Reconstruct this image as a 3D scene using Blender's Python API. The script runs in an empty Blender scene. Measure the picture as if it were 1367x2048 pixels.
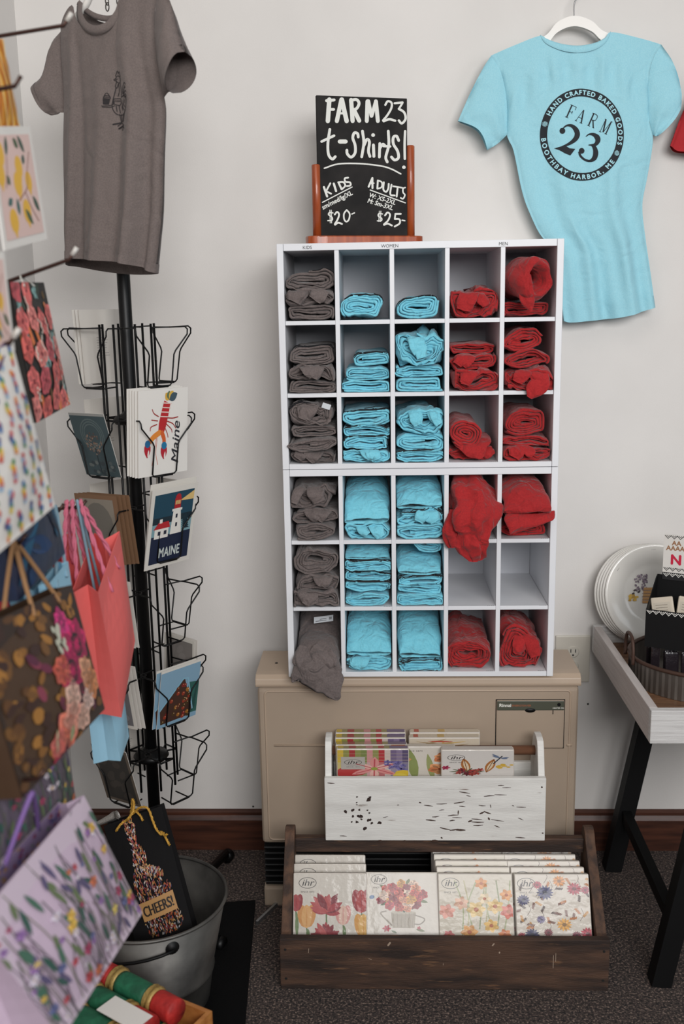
import bpy, bmesh, math, random
from mathutils import Vector, Matrix, noise as mnoise
from math import sin, cos, pi, radians as RAD

# ------------------------------------------------------------------ camera (calibrated from the photo's vanishing points)
FPX, CXP, CYP = 2028.0, 683.5, 1024.0
_dY = Vector((752-CXP, 608-CYP, FPX)).normalized()
_dn = Vector((169.5, 9913.0, FPX)); _dn = (_dn - _dY*_dn.dot(_dY)).normalized()
_dZ = -_dn
_dX = _dY.cross(_dZ)
RW = Matrix((_dX, _dY, _dZ))                 # world = RW @ cam (x right, y down, z forward)
CAM = Vector((0.0, -2.53892, 1.45677))
cam_d = bpy.data.cameras.new('camera'); cam = bpy.data.objects.new('camera', cam_d)
bpy.context.scene.collection.objects.link(cam)
cam_d.sensor_fit = 'VERTICAL'; cam_d.sensor_height = 36.0; cam_d.lens = FPX/2048*36.0
cam_d.clip_start = 0.05
_r, _u, _b = RW.col[0], -RW.col[1], -RW.col[2]
cam.matrix_world = Matrix(((_r[0], _u[0], _b[0], CAM[0]), (_r[1], _u[1], _b[1], CAM[1]), (_r[2], _u[2], _b[2], CAM[2]), (0, 0, 0, 1)))
cam_d.dof.use_dof = True; cam_d.dof.focus_distance = 2.28; cam_d.dof.aperture_fstop = 3.4
bpy.context.scene.camera = cam

# ------------------------------------------------------------------ world and daylight
sc = bpy.context.scene
sc.view_settings.view_transform = 'Standard'; sc.view_settings.look = 'None'
sc.view_settings.gamma = 1.0; sc.view_settings.use_curve_mapping = False
sc.view_settings.exposure = 0.0
wd = bpy.data.worlds.new('room_ambient'); sc.world = wd; wd.use_nodes = True
wd.node_tree.nodes['Background'].inputs[0].default_value = (0.86, 0.93, 1.0, 1)
wd.node_tree.nodes['Background'].inputs[1].default_value = 0.14
def area_light(name, loc, target, sx, sy, power, col):
    d = bpy.data.lights.new(name, 'AREA'); d.shape = 'RECTANGLE'; d.size = sx; d.size_y = sy
    d.energy = power; d.color = col
    o = bpy.data.objects.new(name, d); sc.collection.objects.link(o); o.location = loc
    o.rotation_euler = (Vector(target)-Vector(loc)).to_track_quat('-Z', 'Y').to_euler()
    return o
k = area_light('window_daylight', (0.95, -4.1, 2.35), (0.2, 0, 1.15), 2.2, 1.3, 56, (1.0, 0.99, 0.985)); k.data.spread = RAD(125)
area_light('side_window_daylight', (3.0, -2.6, 2.1), (0.2, 0, 1.4), 1.4, 1.2, 13, (0.88, 0.95, 1.0))
area_light('ceiling_lamp', (-0.1, -1.7, 2.95), (0.0, -0.6, 1.0), 1.4, 0.9, 7, (1.0, 0.94, 0.87))

# ------------------------------------------------------------------ photo pixel -> world point on a plane of the room
def ray(px, py): return RW @ Vector(((px-CXP)/FPX, (py-CYP)/FPX, 1.0))
def at(px, py, Y):
    r = ray(px, py); return CAM + r*((Y-CAM.y)/r.y)
def atz(px, py, Z):
    r = ray(px, py); return CAM + r*((Z-CAM.z)/r.z)
def atx(px, py, X):
    r = ray(px, py); return CAM + r*((X-CAM.x)/r.x)
def atp(px, py, P, N):
    r = ray(px, py); return CAM + r*((Vector(P)-CAM).dot(N)/r.dot(N))

# ------------------------------------------------------------------ helpers
def lin(c):
    def f(x):
        x = x/255.0
        return x/12.92 if x <= 0.04045 else ((x+0.055)/1.055)**2.4
    return (f(c[0]), f(c[1]), f(c[2]), 1.0)
def nz(p, s=1.0, seed=0.0):
    return mnoise.noise(Vector((p[0]*s+seed*7.13, p[1]*s-seed*3.71, p[2]*s+seed*1.97)))
def nvec(p, s, seed):
    return Vector((nz(p, s, seed+11.3), nz(p, s, seed+37.1), nz(p, s, seed+71.7)))

_M = {}
def mat(name, col=None, rough=0.6, metal=0.0, col2=None, vscale=8.0, vstretch=(1, 1, 1), vmix=(0.35, 0.65), bump=0.0, bscale=200.0,
        bstretch=(1, 1, 1), coat=0.0, sheen=0.0, rand=0.0, attr=False, alpha=None, trans=0.0, spec=None, col3=None, wear=None, detail=4.0, crease=None):
    """procedural Principled material; col2 blended in by noise, col3 through a wear mask, attr: colour from the print's attribute"""
    if name in _M: return _M[name]
    m = bpy.data.materials.new(name); m.use_nodes = True; nt = m.node_tree; N = nt.nodes; L = nt.links
    b = N['Principled BSDF']
    b.inputs['Roughness'].default_value = rough; b.inputs['Metallic'].default_value = metal
    if spec is not None: b.inputs['Specular IOR Level'].default_value = spec
    tc = N.new('ShaderNodeTexCoord')
    def mapped(st):
        mp = N.new('ShaderNodeMapping'); mp.inputs['Scale'].default_value = st
        L.new(tc.outputs['Object'], mp.inputs['Vector']); return mp.outputs['Vector']
    cur = None
    if attr:
        a = N.new('ShaderNodeAttribute'); a.attribute_name = 'Col'; cur = a.outputs['Color']
    elif col is not None:
        rgb = N.new('ShaderNodeRGB'); rgb.outputs[0].default_value = lin(col); cur = rgb.outputs[0]
    def noise_fac(sc_, st, lo, hi, det=4.0):
        n = N.new('ShaderNodeTexNoise'); n.inputs['Scale'].default_value = sc_; n.inputs['Detail'].default_value = det
        L.new(mapped(st), n.inputs['Vector'])
        r = N.new('ShaderNodeMapRange'); r.inputs['From Min'].default_value = lo; r.inputs['From Max'].default_value = hi
        L.new(n.outputs['Fac'], r.inputs['Value']); return r.outputs['Result']
    def mixc(f, a_, b_):
        mx = N.new('ShaderNodeMix'); mx.data_type = 'RGBA'
        L.new(f, mx.inputs['Factor']); L.new(a_, mx.inputs['A'])
        if isinstance(b_, tuple): mx.inputs['B'].default_value = b_
        else: L.new(b_, mx.inputs['B'])
        return mx.outputs['Result']
    if col2 is not None: cur = mixc(noise_fac(vscale, vstretch, vmix[0], vmix[1], detail), cur, lin(col2))
    if col3 is not None:
        wf = noise_fac(wear[0], wear[1], wear[2], wear[3], 8.0); cur = mixc(wf, cur, lin(col3))
    if rand:
        oi = N.new('ShaderNodeObjectInfo'); mr = N.new('ShaderNodeMapRange')
        mr.inputs['To Min'].default_value = 1-rand; mr.inputs['To Max'].default_value = 1+rand*0.6
        L.new(oi.outputs['Random'], mr.inputs['Value'])
        hs = N.new('ShaderNodeHueSaturation'); L.new(mr.outputs['Result'], hs.inputs['Value']); L.new(cur, hs.inputs['Color']); cur = hs.outputs['Color']
    if cur is not None: L.new(cur, b.inputs['Base Color'])
    if bump:
        n = N.new('ShaderNodeTexNoise'); n.inputs['Scale'].default_value = bscale; n.inputs['Detail'].default_value = 3.0
        L.new(mapped(bstretch), n.inputs['Vector'])
        bp = N.new('ShaderNodeBump'); bp.inputs['Strength'].default_value = bump; bp.inputs['Distance'].default_value = 0.002
        L.new(n.outputs['Fac'], bp.inputs['Height']); L.new(bp.outputs['Normal'], b.inputs['Normal'])
        if crease:                                   # soft larger wrinkles: (strength, scale, distance)
            n2 = N.new('ShaderNodeTexNoise'); n2.inputs['Scale'].default_value = crease[1]; n2.inputs['Detail'].default_value = 1.5
            n2.inputs['Distortion'].default_value = 1.2
            L.new(tc.outputs['Object'], n2.inputs['Vector'])
            b2 = N.new('ShaderNodeBump'); b2.inputs['Strength'].default_value = crease[0]; b2.inputs['Distance'].default_value = crease[2]
            L.new(n2.outputs['Fac'], b2.inputs['Height']); L.new(b2.outputs['Normal'], bp.inputs['Normal'])
        if coat: L.new(bp.outputs['Normal'], b.inputs['Coat Normal'])
    if coat: b.inputs['Coat Weight'].default_value = coat; b.inputs['Coat Roughness'].default_value = 0.08
    if sheen: b.inputs['Sheen Weight'].default_value = sheen; b.inputs['Sheen Roughness'].default_value = 0.5
    if alpha is not None: b.inputs['Alpha'].default_value = alpha
    if trans: b.inputs['Transmission Weight'].default_value = trans
    _M[name] = m
    return m

def link(o): sc.collection.objects.link(o); return o
def tag(o, label=None, cat=None, group=None, kind=None):
    if label: o['label'] = label
    if cat: o['category'] = cat
    if group: o['group'] = group
    if kind: o['kind'] = kind
    return o
def thing(name, label, cat, loc=(0, 0, 0), M=None, group=None):
    o = bpy.data.objects.new(name, None); link(o); o.empty_display_size = 0.02
    if M is not None: o.matrix_world = M
    else: o.location = loc
    return tag(o, label, cat, group)
def rootM(o):
    return Matrix.LocRotScale(o.location, o.rotation_euler, o.scale)
def adopt(o, parent, local=False):
    """local=False: the mesh is in world space; a parent that is itself a part sits in its thing's space already"""
    if parent is not None:
        o.parent = parent
        if not local and parent.parent is None: o.matrix_parent_inverse = rootM(parent).inverted()
    return o
def mesh_obj(name, verts, faces, m=None, parent=None, smooth=False, local=False, cols=None, fmat=None, mats=None):
    me = bpy.data.meshes.new(name); me.from_pydata([tuple(v) for v in verts], [], faces)
    if mats:
        for q in mats: me.materials.append(q)
        if fmat: me.polygons.foreach_set('material_index', fmat)
    elif m: me.materials.append(m)
    if smooth: me.polygons.foreach_set('use_smooth', [True]*len(me.polygons))
    if cols is not None:
        at_ = me.color_attributes.new('Col', 'FLOAT_COLOR', 'CORNER')
        flat = []
        for p in me.polygons: flat.extend(cols[p.index]*p.loop_total)
        at_.data.foreach_set('color', flat)
    me.update()
    o = link(bpy.data.objects.new(name, me)); adopt(o, parent, local); return o
def bm_obj(name, bm, m=None, parent=None, smooth=False, local=False):
    me = bpy.data.meshes.new(name); bm.normal_update(); bm.to_mesh(me); bm.free()
    if m: me.materials.append(m)
    if smooth: me.polygons.foreach_set('use_smooth', [True]*len(me.polygons))
    o = link(bpy.data.objects.new(name, me)); adopt(o, parent, local); return o
def bm_box(bm, x0, x1, y0, y1, z0, z1, bev=0.0, seg=2):
    r = bmesh.ops.create_cube(bm, size=1.0)
    vs = r['verts']
    for v in vs:
        v.co = Vector((x0 if v.co.x < 0 else x1, y0 if v.co.y < 0 else y1, z0 if v.co.z < 0 else z1))
    if bev:
        es = list({e for v in vs for e in v.link_edges})
        bmesh.ops.bevel(bm, geom=es, offset=bev, segments=seg, profile=0.6, affect='EDGES')
    return bm
def box(name, x0, x1, y0, y1, z0, z1, m, parent=None, bev=0.0, seg=2, local=False, smooth=False):
    return bm_obj(name, bm_box(bmesh.new(), x0, x1, y0, y1, z0, z1, bev, seg), m, parent, local=local, smooth=smooth)
def prism(name, pts, axis, a0, a1, m, parent=None, bev=0.0, local=False, seg=2):
    """extrude a 2-D outline along an axis; outline coords are the two remaining axes in order"""
    bm = bmesh.new()
    def P(p, a):
        if axis == 'x': return (a, p[0], p[1])
        if axis == 'y': return (p[0], a, p[1])
        return (p[0], p[1], a)
    A = [bm.verts.new(P(p, a0)) for p in pts]; B = [bm.verts.new(P(p, a1)) for p in pts]
    bm.faces.new(A); bm.faces.new(B[::-1])
    for i in range(len(pts)):
        j = (i+1) % len(pts); bm.faces.new((A[j], A[i], B[i], B[j]))
    bmesh.ops.recalc_face_normals(bm, faces=bm.faces)
    if bev: bmesh.ops.bevel(bm, geom=list(bm.edges), offset=bev, segments=seg, profile=0.6, affect='EDGES')
    return bm_obj(name, bm, m, parent, local=local)
def smooth_path(pts, k=6, closed=False):
    P = [Vector(p) for p in pts]; n = len(P); out = []
    rng = range(n if closed else n-1)
    for i in rng:
        p0 = P[(i-1) % n] if closed or i > 0 else P[0]*2-P[1]
        p1 = P[i]; p2 = P[(i+1) % n]
        p3 = P[(i+2) % n] if closed or i+2 < n else p2*2-p1
        for j in range(k):
            t = j/k
            out.append(0.5*((2*p1)+(p2-p0)*t+(2*p0-5*p1+4*p2-p3)*t*t+(3*p1-p0-3*p2+p3)*t**3))
    if not closed: out.append(P[-1])
    return out
def tube_geo(pts, r, n=6, closed=False, V=None, F=None, cap=True):
    V = [] if V is None else V; F = [] if F is None else F
    P = [Vector(p) for p in pts]; m = len(P); base = len(V)
    up = None
    for i in range(m):
        if closed: d = P[(i+1) % m]-P[(i-1) % m]
        else: d = P[min(i+1, m-1)]-P[max(i-1, 0)]
        if d.length < 1e-9: d = Vector((0, 0, 1))
        d.normalize()
        if up is None:
            up = Vector((0, 0, 1)) if abs(d.z) < 0.9 else Vector((1, 0, 0))
        s = d.cross(up)
        if s.length < 1e-6: s = d.orthogonal()
        s.normalize(); up = s.cross(d).normalized()
        rr = r[i] if isinstance(r, (list, tuple)) else r
        for k in range(n):
            a = 2*pi*k/n; V.append(P[i]+s*(cos(a)*rr)+up*(sin(a)*rr))
    for i in range(m if closed else m-1):
        a = base+i*n; b = base+((i+1) % m)*n
        for k in range(n): F.append((a+k, a+(k+1) % n, b+(k+1) % n, b+k))
    if cap and not closed:
        F.append(tuple(base+k for k in range(n))[::-1]); F.append(tuple(base+(m-1)*n+k for k in range(n)))
    return V, F
def tube(name, pts, r, m, parent=None, n=8, closed=False, local=False, smooth=True):
    V, F = tube_geo(pts, r, n, closed); return mesh_obj(name, V, F, m, parent, smooth, local)
def lathe_geo(prof, n=32, c=(0, 0, 0)):
    V = []; F = []
    for r, z in prof:
        for k in range(n):
            a = 2*pi*k/n; V.append((c[0]+r*cos(a), c[1]+r*sin(a), c[2]+z))
    for i in range(len(prof)-1):
        for k in range(n): F.append((i*n+k, i*n+(k+1) % n, (i+1)*n+(k+1) % n, (i+1)*n+k))
    return V, F
def lathe(name, prof, m, parent=None, n=32, c=(0, 0, 0), local=False, smooth=True):
    V, F = lathe_geo(prof, n, c); return mesh_obj(name, V, F, m, parent, smooth, local)

# ------------------------------------------------------------------ flat print: shapes in (u, v), mapped onto a surface just proud of it
_glyph = {}
def glyph(ch):
    """mesh of one character of the built-in font: (verts 2-D, faces, advance)"""
    if ch in _glyph: return _glyph[ch]
    def mk(s):
        cu = bpy.data.curves.new('t', 'FONT'); cu.body = s; cu.size = 1.0; cu.resolution_u = 3
        o = bpy.data.objects.new('t', cu); me = bpy.data.meshes.new_from_object(o)
        vs = [(v.co.x, v.co.y) for v in me.vertices]; fs = [tuple(p.vertices) for p in me.polygons]
        bpy.data.meshes.remove(me); bpy.data.objects.remove(o); bpy.data.curves.remove(cu); return vs, fs
    if ch == ' ': g = ([], [], 0.3)
    else:
        vs, fs = mk(ch); v2, _ = mk(ch+'|'); v1, _ = mk('|')
        adv = max(x for x, y in v2)-max(x for x, y in v1)
        g = (vs, fs, adv)
    _glyph[ch] = g; return g
class Print:
    def __init__(s): s.v = []; s.f = []; s.c = []; s.k = 0
    def geo(s, vs, fs, col, lay=0):
        b = len(s.v); s.k += 1; lay = lay+0.02*(s.k % 45); s.v += [(x, y, lay) for x, y in vs]; c = lin(col)   # later pieces lie a hair higher
        for f in fs: s.f.append(tuple(b+i for i in f)); s.c.append(c)
    def poly(s, pts, col, lay=0): s.geo(pts, [tuple(range(len(pts)))], col, lay)
    def rect(s, x0, y0, x1, y1, col, lay=0, nx=1, ny=1):
        vs = [(x0+(x1-x0)*i/nx, y0+(y1-y0)*j/ny) for j in range(ny+1) for i in range(nx+1)]
        fs = [(j*(nx+1)+i, j*(nx+1)+i+1, (j+1)*(nx+1)+i+1, (j+1)*(nx+1)+i) for j in range(ny) for i in range(nx)]
        s.geo(vs, fs, col, lay)
    def ell(s, cx, cy, rx, ry=None, col=(0, 0, 0), lay=0, rot=0.0, n=12, wob=0.0, rnd=None):
        ry = rx if ry is None else ry; c, q = cos(rot), sin(rot); pts = []
        for k in range(n):
            a = 2*pi*k/n; w = 1+(rnd.uniform(-wob, wob) if rnd else 0)
            x, y = rx*cos(a)*w, ry*sin(a)*w; pts.append((cx+x*c-y*q, cy+x*q+y*c))
        s.poly(pts, col, lay)
    def stroke(s, pts, w, col, lay=0, sm=0, cap=True):
        if sm: pts = [(p.x, p.y) for p in smooth_path([(p[0], p[1], 0) for p in pts], sm)]
        m = len(pts); vs = []
        for i in range(m):
            a = pts[max(i-1, 0)]; b = pts[min(i+1, m-1)]
            dx, dy = b[0]-a[0], b[1]-a[1]; l = math.hypot(dx, dy) or 1e-9
            t = i/(m-1)
            if isinstance(w, (list, tuple)):
                q = t*(len(w)-1); qi = min(int(q), len(w)-2); ww = w[qi]+(w[qi+1]-w[qi])*(q-qi)
            else: ww = w
            nx_, ny_ = -dy/l*ww/2, dx/l*ww/2
            vs += [(pts[i][0]+nx_, pts[i][1]+ny_), (pts[i][0]-nx_, pts[i][1]-ny_)]
        s.geo(vs, [(2*i, 2*i+1, 2*i+3, 2*i+2) for i in range(m-1)], col, lay)
        if cap and not isinstance(w, (list, tuple)):
            s.ell(pts[0][0], pts[0][1], w/2, w/2, col, lay, n=8); s.ell(pts[-1][0], pts[-1][1], w/2, w/2, col, lay, n=8)
    def leaf(s, x0, y0, x1, y1, w, col, lay=0, n=5):
        L_ = []; R_ = []; dx, dy = x1-x0, y1-y0; l = math.hypot(dx, dy) or 1e-9
        for i in range(n+1):
            t = i/n; k = w/2*sin(pi*min(1, t*0.97+.015))**.8
            L_.append((x0+dx*t-dy/l*k, y0+dy*t+dx/l*k)); R_.append((x0+dx*t+dy/l*k, y0+dy*t-dx/l*k))
        s.poly(L_+R_[::-1], col, lay)
    def flower(s, cx, cy, r, n, col, ccol, lay=0, rot=0.0, sq=1.0, col2=None, pw=None, cr=0.2):
        """petals of uneven tone round a darker heart; pw widens them into a full bloom"""
        sh = lambda c, k: tuple(max(0, min(255, int(v*k))) for v in c)
        for k in range(n):
            a = rot+2*pi*k/n; base = col if k % 2 or not col2 else col2
            L_ = r*(1+.12*sin(k*2.3+rot*9)); w = (pw or (1.35*pi/n))*r*(.95 if pw else .75)
            x1, y1 = cx+cos(a)*L_, cy+sin(a)*L_*sq
            s.leaf(cx, cy, x1, y1, w, sh(base, (1.0, .88, 1.06)[k % 3]), lay)
            if pw: s.leaf(cx+(x1-cx)*.2, cy+(y1-cy)*.2, cx+(x1-cx)*.8, cy+(y1-cy)*.8, w*.35, sh(base, .78), lay+.5)
        s.ell(cx, cy, r*cr, r*cr*sq, ccol, lay+1, n=8)
    def text(s, body, x, y, size, col, lay=0, align='l', rot=0.0, shear=0.0, sx=1.0, track=0.0, bold=0.0):
        gl = [glyph(c) for c in body]; tot = sum(g[2]+track for g in gl)*size*sx
        px = -tot/2 if align == 'c' else (-tot if align == 'r' else 0); c, q = cos(rot), sin(rot)
        offs = [(0, 0)] if not bold else [(-bold, 0), (bold, 0), (0, bold), (0, -bold)]
        for g in gl:
            for ox, oy in offs:
                vs = []
                for vx, vy in g[0]:
                    X = px+((vx+vy*shear)*sx+ox)*size; Y = (vy+oy)*size; vs.append((x+X*c-Y*q, y+X*q+Y*c))
                s.geo(vs, g[1], col, lay)
            px += (g[2]+track)*size*sx
    def build(s, name, fn, m, parent=None, local=False):
        return mesh_obj(name, [fn(u, v, l) for u, v, l in s.v], s.f, m, parent, False, local, cols=s.c)
PAPER = mat('paper_print', rough=0.55, attr=True)
GLOSS = mat('wrapped_print', rough=0.4, attr=True, coat=0.25, bump=0.6, bscale=34)
INK = mat('fabric_ink', rough=0.8, attr=True)
CHALK = mat('chalk_marker', rough=0.9, attr=True)
LAY = 0.00035
# ================================================================== THE ROOM
WALL = mat('wall_paint', (222, 218, 214), rough=0.75, col2=(215, 211, 207), vscale=3, bump=0.12, bscale=260)
CARPET = mat('carpet', (64, 54, 51), rough=0.95, col2=(150, 130, 118), vscale=210, vmix=(0.50, 0.70), bump=1.0, bscale=260, detail=3, col3=(36, 32, 32), wear=(160, (1, 1, 1), 0.48, 0.62))
BASEW = mat('baseboard_wood', (84, 48, 34), rough=0.45, col2=(52, 28, 20), vscale=6, vstretch=(1, 12, 12), bump=0.15, bscale=60)
XL = -0.84                                       # left wall corner
def struct(o): o['kind'] = 'structure'; return o
struct(box('wall_back', XL, 3.4, 0.0, 0.1, 0, 2.9, WALL))
struct(box('wall_left', XL-0.1, XL, -4.5, 0.1, 0, 2.9, WALL))
struct(box('floor', XL-0.1, 3.4, -4.5, 0.1, -0.05, 0, CARPET))
struct(prism('baseboard_back', [(0, 0), (-0.018, 0), (-0.018, 0.088), (-0.012, 0.1), (-0.012, 0.108), (0, 0.113)], 'x', XL, 3.4, BASEW))
struct(prism('baseboard_left', [(XL, 0), (XL+0.018, 0), (XL+0.018, 0.088), (XL+0.012, 0.1), (XL+0.012, 0.108), (XL, 0.113)], 'y', -4.5, -0.02, BASEW))

# wall outlet
OUTM = mat('outlet_plastic', (206, 200, 188), rough=0.4)
DARK = mat('dark_hole', (25, 23, 22), rough=0.7)
p = at(1110, 1270, 0); q = at(1177, 1363, 0)
t = thing('wall_outlet', 'off-white wall outlet plate beside the heater top right corner', 'outlet', ((p.x+q.x)/2, 0, q.z))
box('plate', p.x, q.x, -0.006, 0, q.z, p.z, OUTM, t, 0.003)
ox, oz = (p.x+q.x)/2, (p.z+q.z)/2
for s in (1, -1):
    V, F = lathe_geo([(0.0, 0.003), (0.014, 0.003), (0.0165, 0.0)], 20)
    V = [(ox+v[0], -0.006-v[2], oz+s*0.02+v[1]) for v in V]
    o = mesh_obj('receptacle', V, F, OUTM, t)
    for dx in (-0.006, 0.006): box('slot', ox+dx-0.0011, ox+dx+0.0011, -0.0097, -0.0085, oz+s*0.02-0.001, oz+s*0.02+0.008, DARK, o)
    box('slot', ox-0.0022, ox+0.0022, -0.0097, -0.0085, oz+s*0.02-0.010, oz+s*0.02-0.006, DARK, o)
# small nail heads in the wall, as in the photo
for i, (px, py, w) in enumerate(((1175, 1408, 'right of the heater'), (506, 1613, 'just above the baseboard left of the heater'))):
    c = at(px, py, 0); V, F = lathe_geo([(0, .002), (.002, .002), (.0028, 0)], 10)
    tag(mesh_obj('wall_nail', [(c.x+v[0], -v[2], c.z+v[1]) for v in V], F, DARK), 'tiny dark nail head in the wall '+w, 'nail')

# ================================================================== CUBE ORGANIZERS
LAM = mat('white_laminate', (226, 227, 230), rough=0.45, col2=(220, 221, 225), vscale=4)
LAMB = mat('laminate_back', (196, 198, 204), rough=0.6)
UX0, UX1, UY0, UY1 = -0.2129, 0.4001, -0.30, -0.006
UZ = 0.605; UH = 0.491
SIDE, DIV = 0.0150, 0.0098
INX0, INX1 = UX0+SIDE, UX1-SIDE
CW = (INX1-INX0-4*DIV)/5
SH = 0.0092                       # shelf thickness
TOPT, BOTT = 0.0155, 0.0125
CH = (UH-TOPT-BOTT-2*SH)/3
def cell_x(c): return INX0+c*(CW+DIV)
def cell_z(r):                      # r 0..5 from the top
    u = 1 if r < 3 else 0; k = r % 3
    return UZ+u*UH+BOTT+(2-k)*(CH+SH)
for u, lab in ((1, 'upper white cubby organizer of fifteen cells, labelled KIDS WOMEN MEN along its top'), (0, 'lower white cubby organizer of fifteen cells standing on the heater')):
    z0 = UZ+u*UH; z1 = z0+UH
    t = thing('cubby_organizer', lab, 'organizer', ((UX0+UX1)/2, (UY0+UY1)/2, z0), group='stacked cubby organizers')
    g = 0.0006
    for xa, xb in ((UX0, UX0+SIDE-g), (INX1+g, UX1)): box('side_panel', xa, xb, UY0, UY1, z0+g, z1-g, LAM, t, 0.0008, 1)
    box('top_panel', INX0, INX1, UY0+0.0008, UY1, z1-TOPT, z1-g, LAM, t, 0.0006, 1)
    box('bottom_panel', INX0, INX1, UY0+0.0008, UY1, z0+g, z0+BOTT, LAM, t, 0.0006, 1)
    box('back_panel', INX0, INX1, UY1-0.004, UY1-0.0005, z0+BOTT, z1-TOPT, LAMB, t)
    for k in (1, 2):
        zz = z0+BOTT+k*CH+(k-1)*SH
        for c in range(5): box('shelf', cell_x(c), cell_x(c)+CW, UY0+0.003, UY1-0.004, zz, zz+SH, LAM, t, 0.0005, 1)
    for c in range(1, 5):
        xx = cell_x(c)-DIV; box('divider', xx, xx+DIV, UY0+0.002, UY1-0.004, z0+BOTT, z1-TOPT, LAM, t, 0.0005, 1)
    if u:
        for s, px in (('KIDS', 614), ('WOMEN', 779), ('MEN', 1006)):
            P = Print(); X = at(px, 490, UY0).x; P.text(s, X, z1-0.0122, 0.0095, (26, 26, 30), 1, 'c')
            P.build('lettering', lambda a, b, l: (a, UY0+0.0004-l*.0001, b), PAPER, t)
    # small size tape on the shelf lips, lower right corner of each cell
    rnd = random.Random(3+u)
    for r in range(3):
        for c in range(1, 5):
            P = Print(); zf = z0+BOTT+r*(CH+SH); xr = cell_x(c)+CW-0.003
            for k in range(4): P.rect(xr-0.016+k*0.0042, -0.0036, xr-0.016+k*0.0042+rnd.uniform(.0015, .003), -0.0018, (40, 38, 40), 0)
            P.build('size_lettering', lambda a, b, l, zf=zf: (a, UY0+0.0075+b, zf+0.0003), PAPER, t)

# ================================================================== FOLDED T-SHIRTS
GREY = mat('grey_jersey', (112, 101, 98), rough=0.9, col2=(98, 88, 86), vscale=300, bump=0.25, bscale=700, sheen=0.15, crease=(0.7, 34, 0.012), rand=0.08)
AQUA = mat('aqua_jersey', (126, 205, 223), rough=0.9, col2=(114, 197, 217), vscale=300, bump=0.25, bscale=700, sheen=0.15, crease=(0.7, 34, 0.012), rand=0.05)
RED = mat('red_jersey', (170, 30, 32), rough=0.9, col2=(156, 24, 28), vscale=300, bump=0.25, bscale=700, sheen=0.15, crease=(0.7, 34, 0.012), rand=0.08)
COLS = {'g': (GREY, 'grey'), 'a': (AQUA, 'aqua'), 'r': (RED, 'red')}
BLACKINK = mat('black_ink', (22, 22, 26), rough=0.7)
TAGW = mat('care_tag', (196, 200, 204), rough=0.7)

def shirt_geo(w, h, depth, turns, t, n, A, lean, seed, th0=0.0, dirn=1, pinch=0.0, wave=0.0):
    """a rolled or folded shirt: a thick ribbon wound inwards, drawn out in depth, warped by a smooth field.
    local x across, z up from the shelf, y from the front backwards"""
    rnd = random.Random(seed*31+7)
    turns = (h/2)/t*turns*0.95
    M = max(30, int(38*turns)); C = []
    ph = [rnd.uniform(0, 6.28) for _ in range(4)]; lm = 1.0 if n > 3.5 else 1.5
    for i in range(M):
        s = i/(M-1); th = th0+dirn*2*pi*turns*s
        a = w/2-turns*t*s*1.0; b = h/2-turns*t*s
        a = max(a, t*.6); b = max(b, t*.5)
        lump = 1+lm*(0.06*sin(2*th+ph[0])+0.05*sin(3*th+ph[1]))
        c, q = cos(th), sin(th)
        x = a*math.copysign(abs(c)**(2/n), c)*lump; z = b*math.copysign(abs(q)**(2/n), q)*(1+lm*0.06*sin(2*th+ph[2]))
        C.append(Vector((x, 0, z+h/2)))
    Nn = []
    for i in range(M):
        d = C[min(i+1, M-1)]-C[max(i-1, 0)]; nn = Vector((d.z, 0, -d.x))*dirn
        Nn.append(nn.normalized() if nn.length > 1e-9 else Vector((0, 0, 1)))
    ys = [(0.0, .25), (.0012, .75), (.004, 1.0), (.010, 1.0), (.020, 1), (.035, 1), (.055, 1), (.08, 1), (.12, 1), (1, 1)]
    V = []; K = len(ys)
    for side in (1, -1):
        for i in range(M):
            s = i/(M-1)
            yf = 0.006*nz((s*9*turns/2, 0, 0), 1, seed)+0.004*nz((s*23, 3, 0), 1, seed)+0.010*s
            for yo, k in ys:
                y = yf+(yo if yo < 1 else depth)
                sq = 1.0-pinch*max(0.0, 1-yo/.05) if yo < 1 else 1.0
                p0 = C[i]+Nn[i]*(side*t*0.46*k); p = Vector((p0.x, y, p0.z*sq))
                p.y += lean*max(0, p.z-0.012)+wave*sin(p.x*60+seed)
                f = nvec(p, 24, seed)*A+nvec(p, 62, seed+3)*A*0.42
                # creases running back from the front edge
                cr = nz((p.x*70+p.z*30, p.y*9, p.z*70), 1, seed+9)*A*0.5
                p += Vector((f.x*.6, f.y*.6, f.z+cr))
                p.z = max(p.z, 0.0008)
                V.append(p)
    F = []; o2 = M*K
    for i in range(M-1):
        for k in range(K-1):
            a = i*K+k; F.append((a, a+K, a+K+1, a+1)); b = o2+i*K+k; F.append((b, b+1, b+K+1, b+K))
        F.append((i*K, o2+i*K, o2+(i+1)*K, (i+1)*K))
    for k in range(K-1):
        for i in (0, M-1): a = i*K+k; F.append((a, a+1, o2+a+1, o2+a))
    return V, F, M, K

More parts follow.
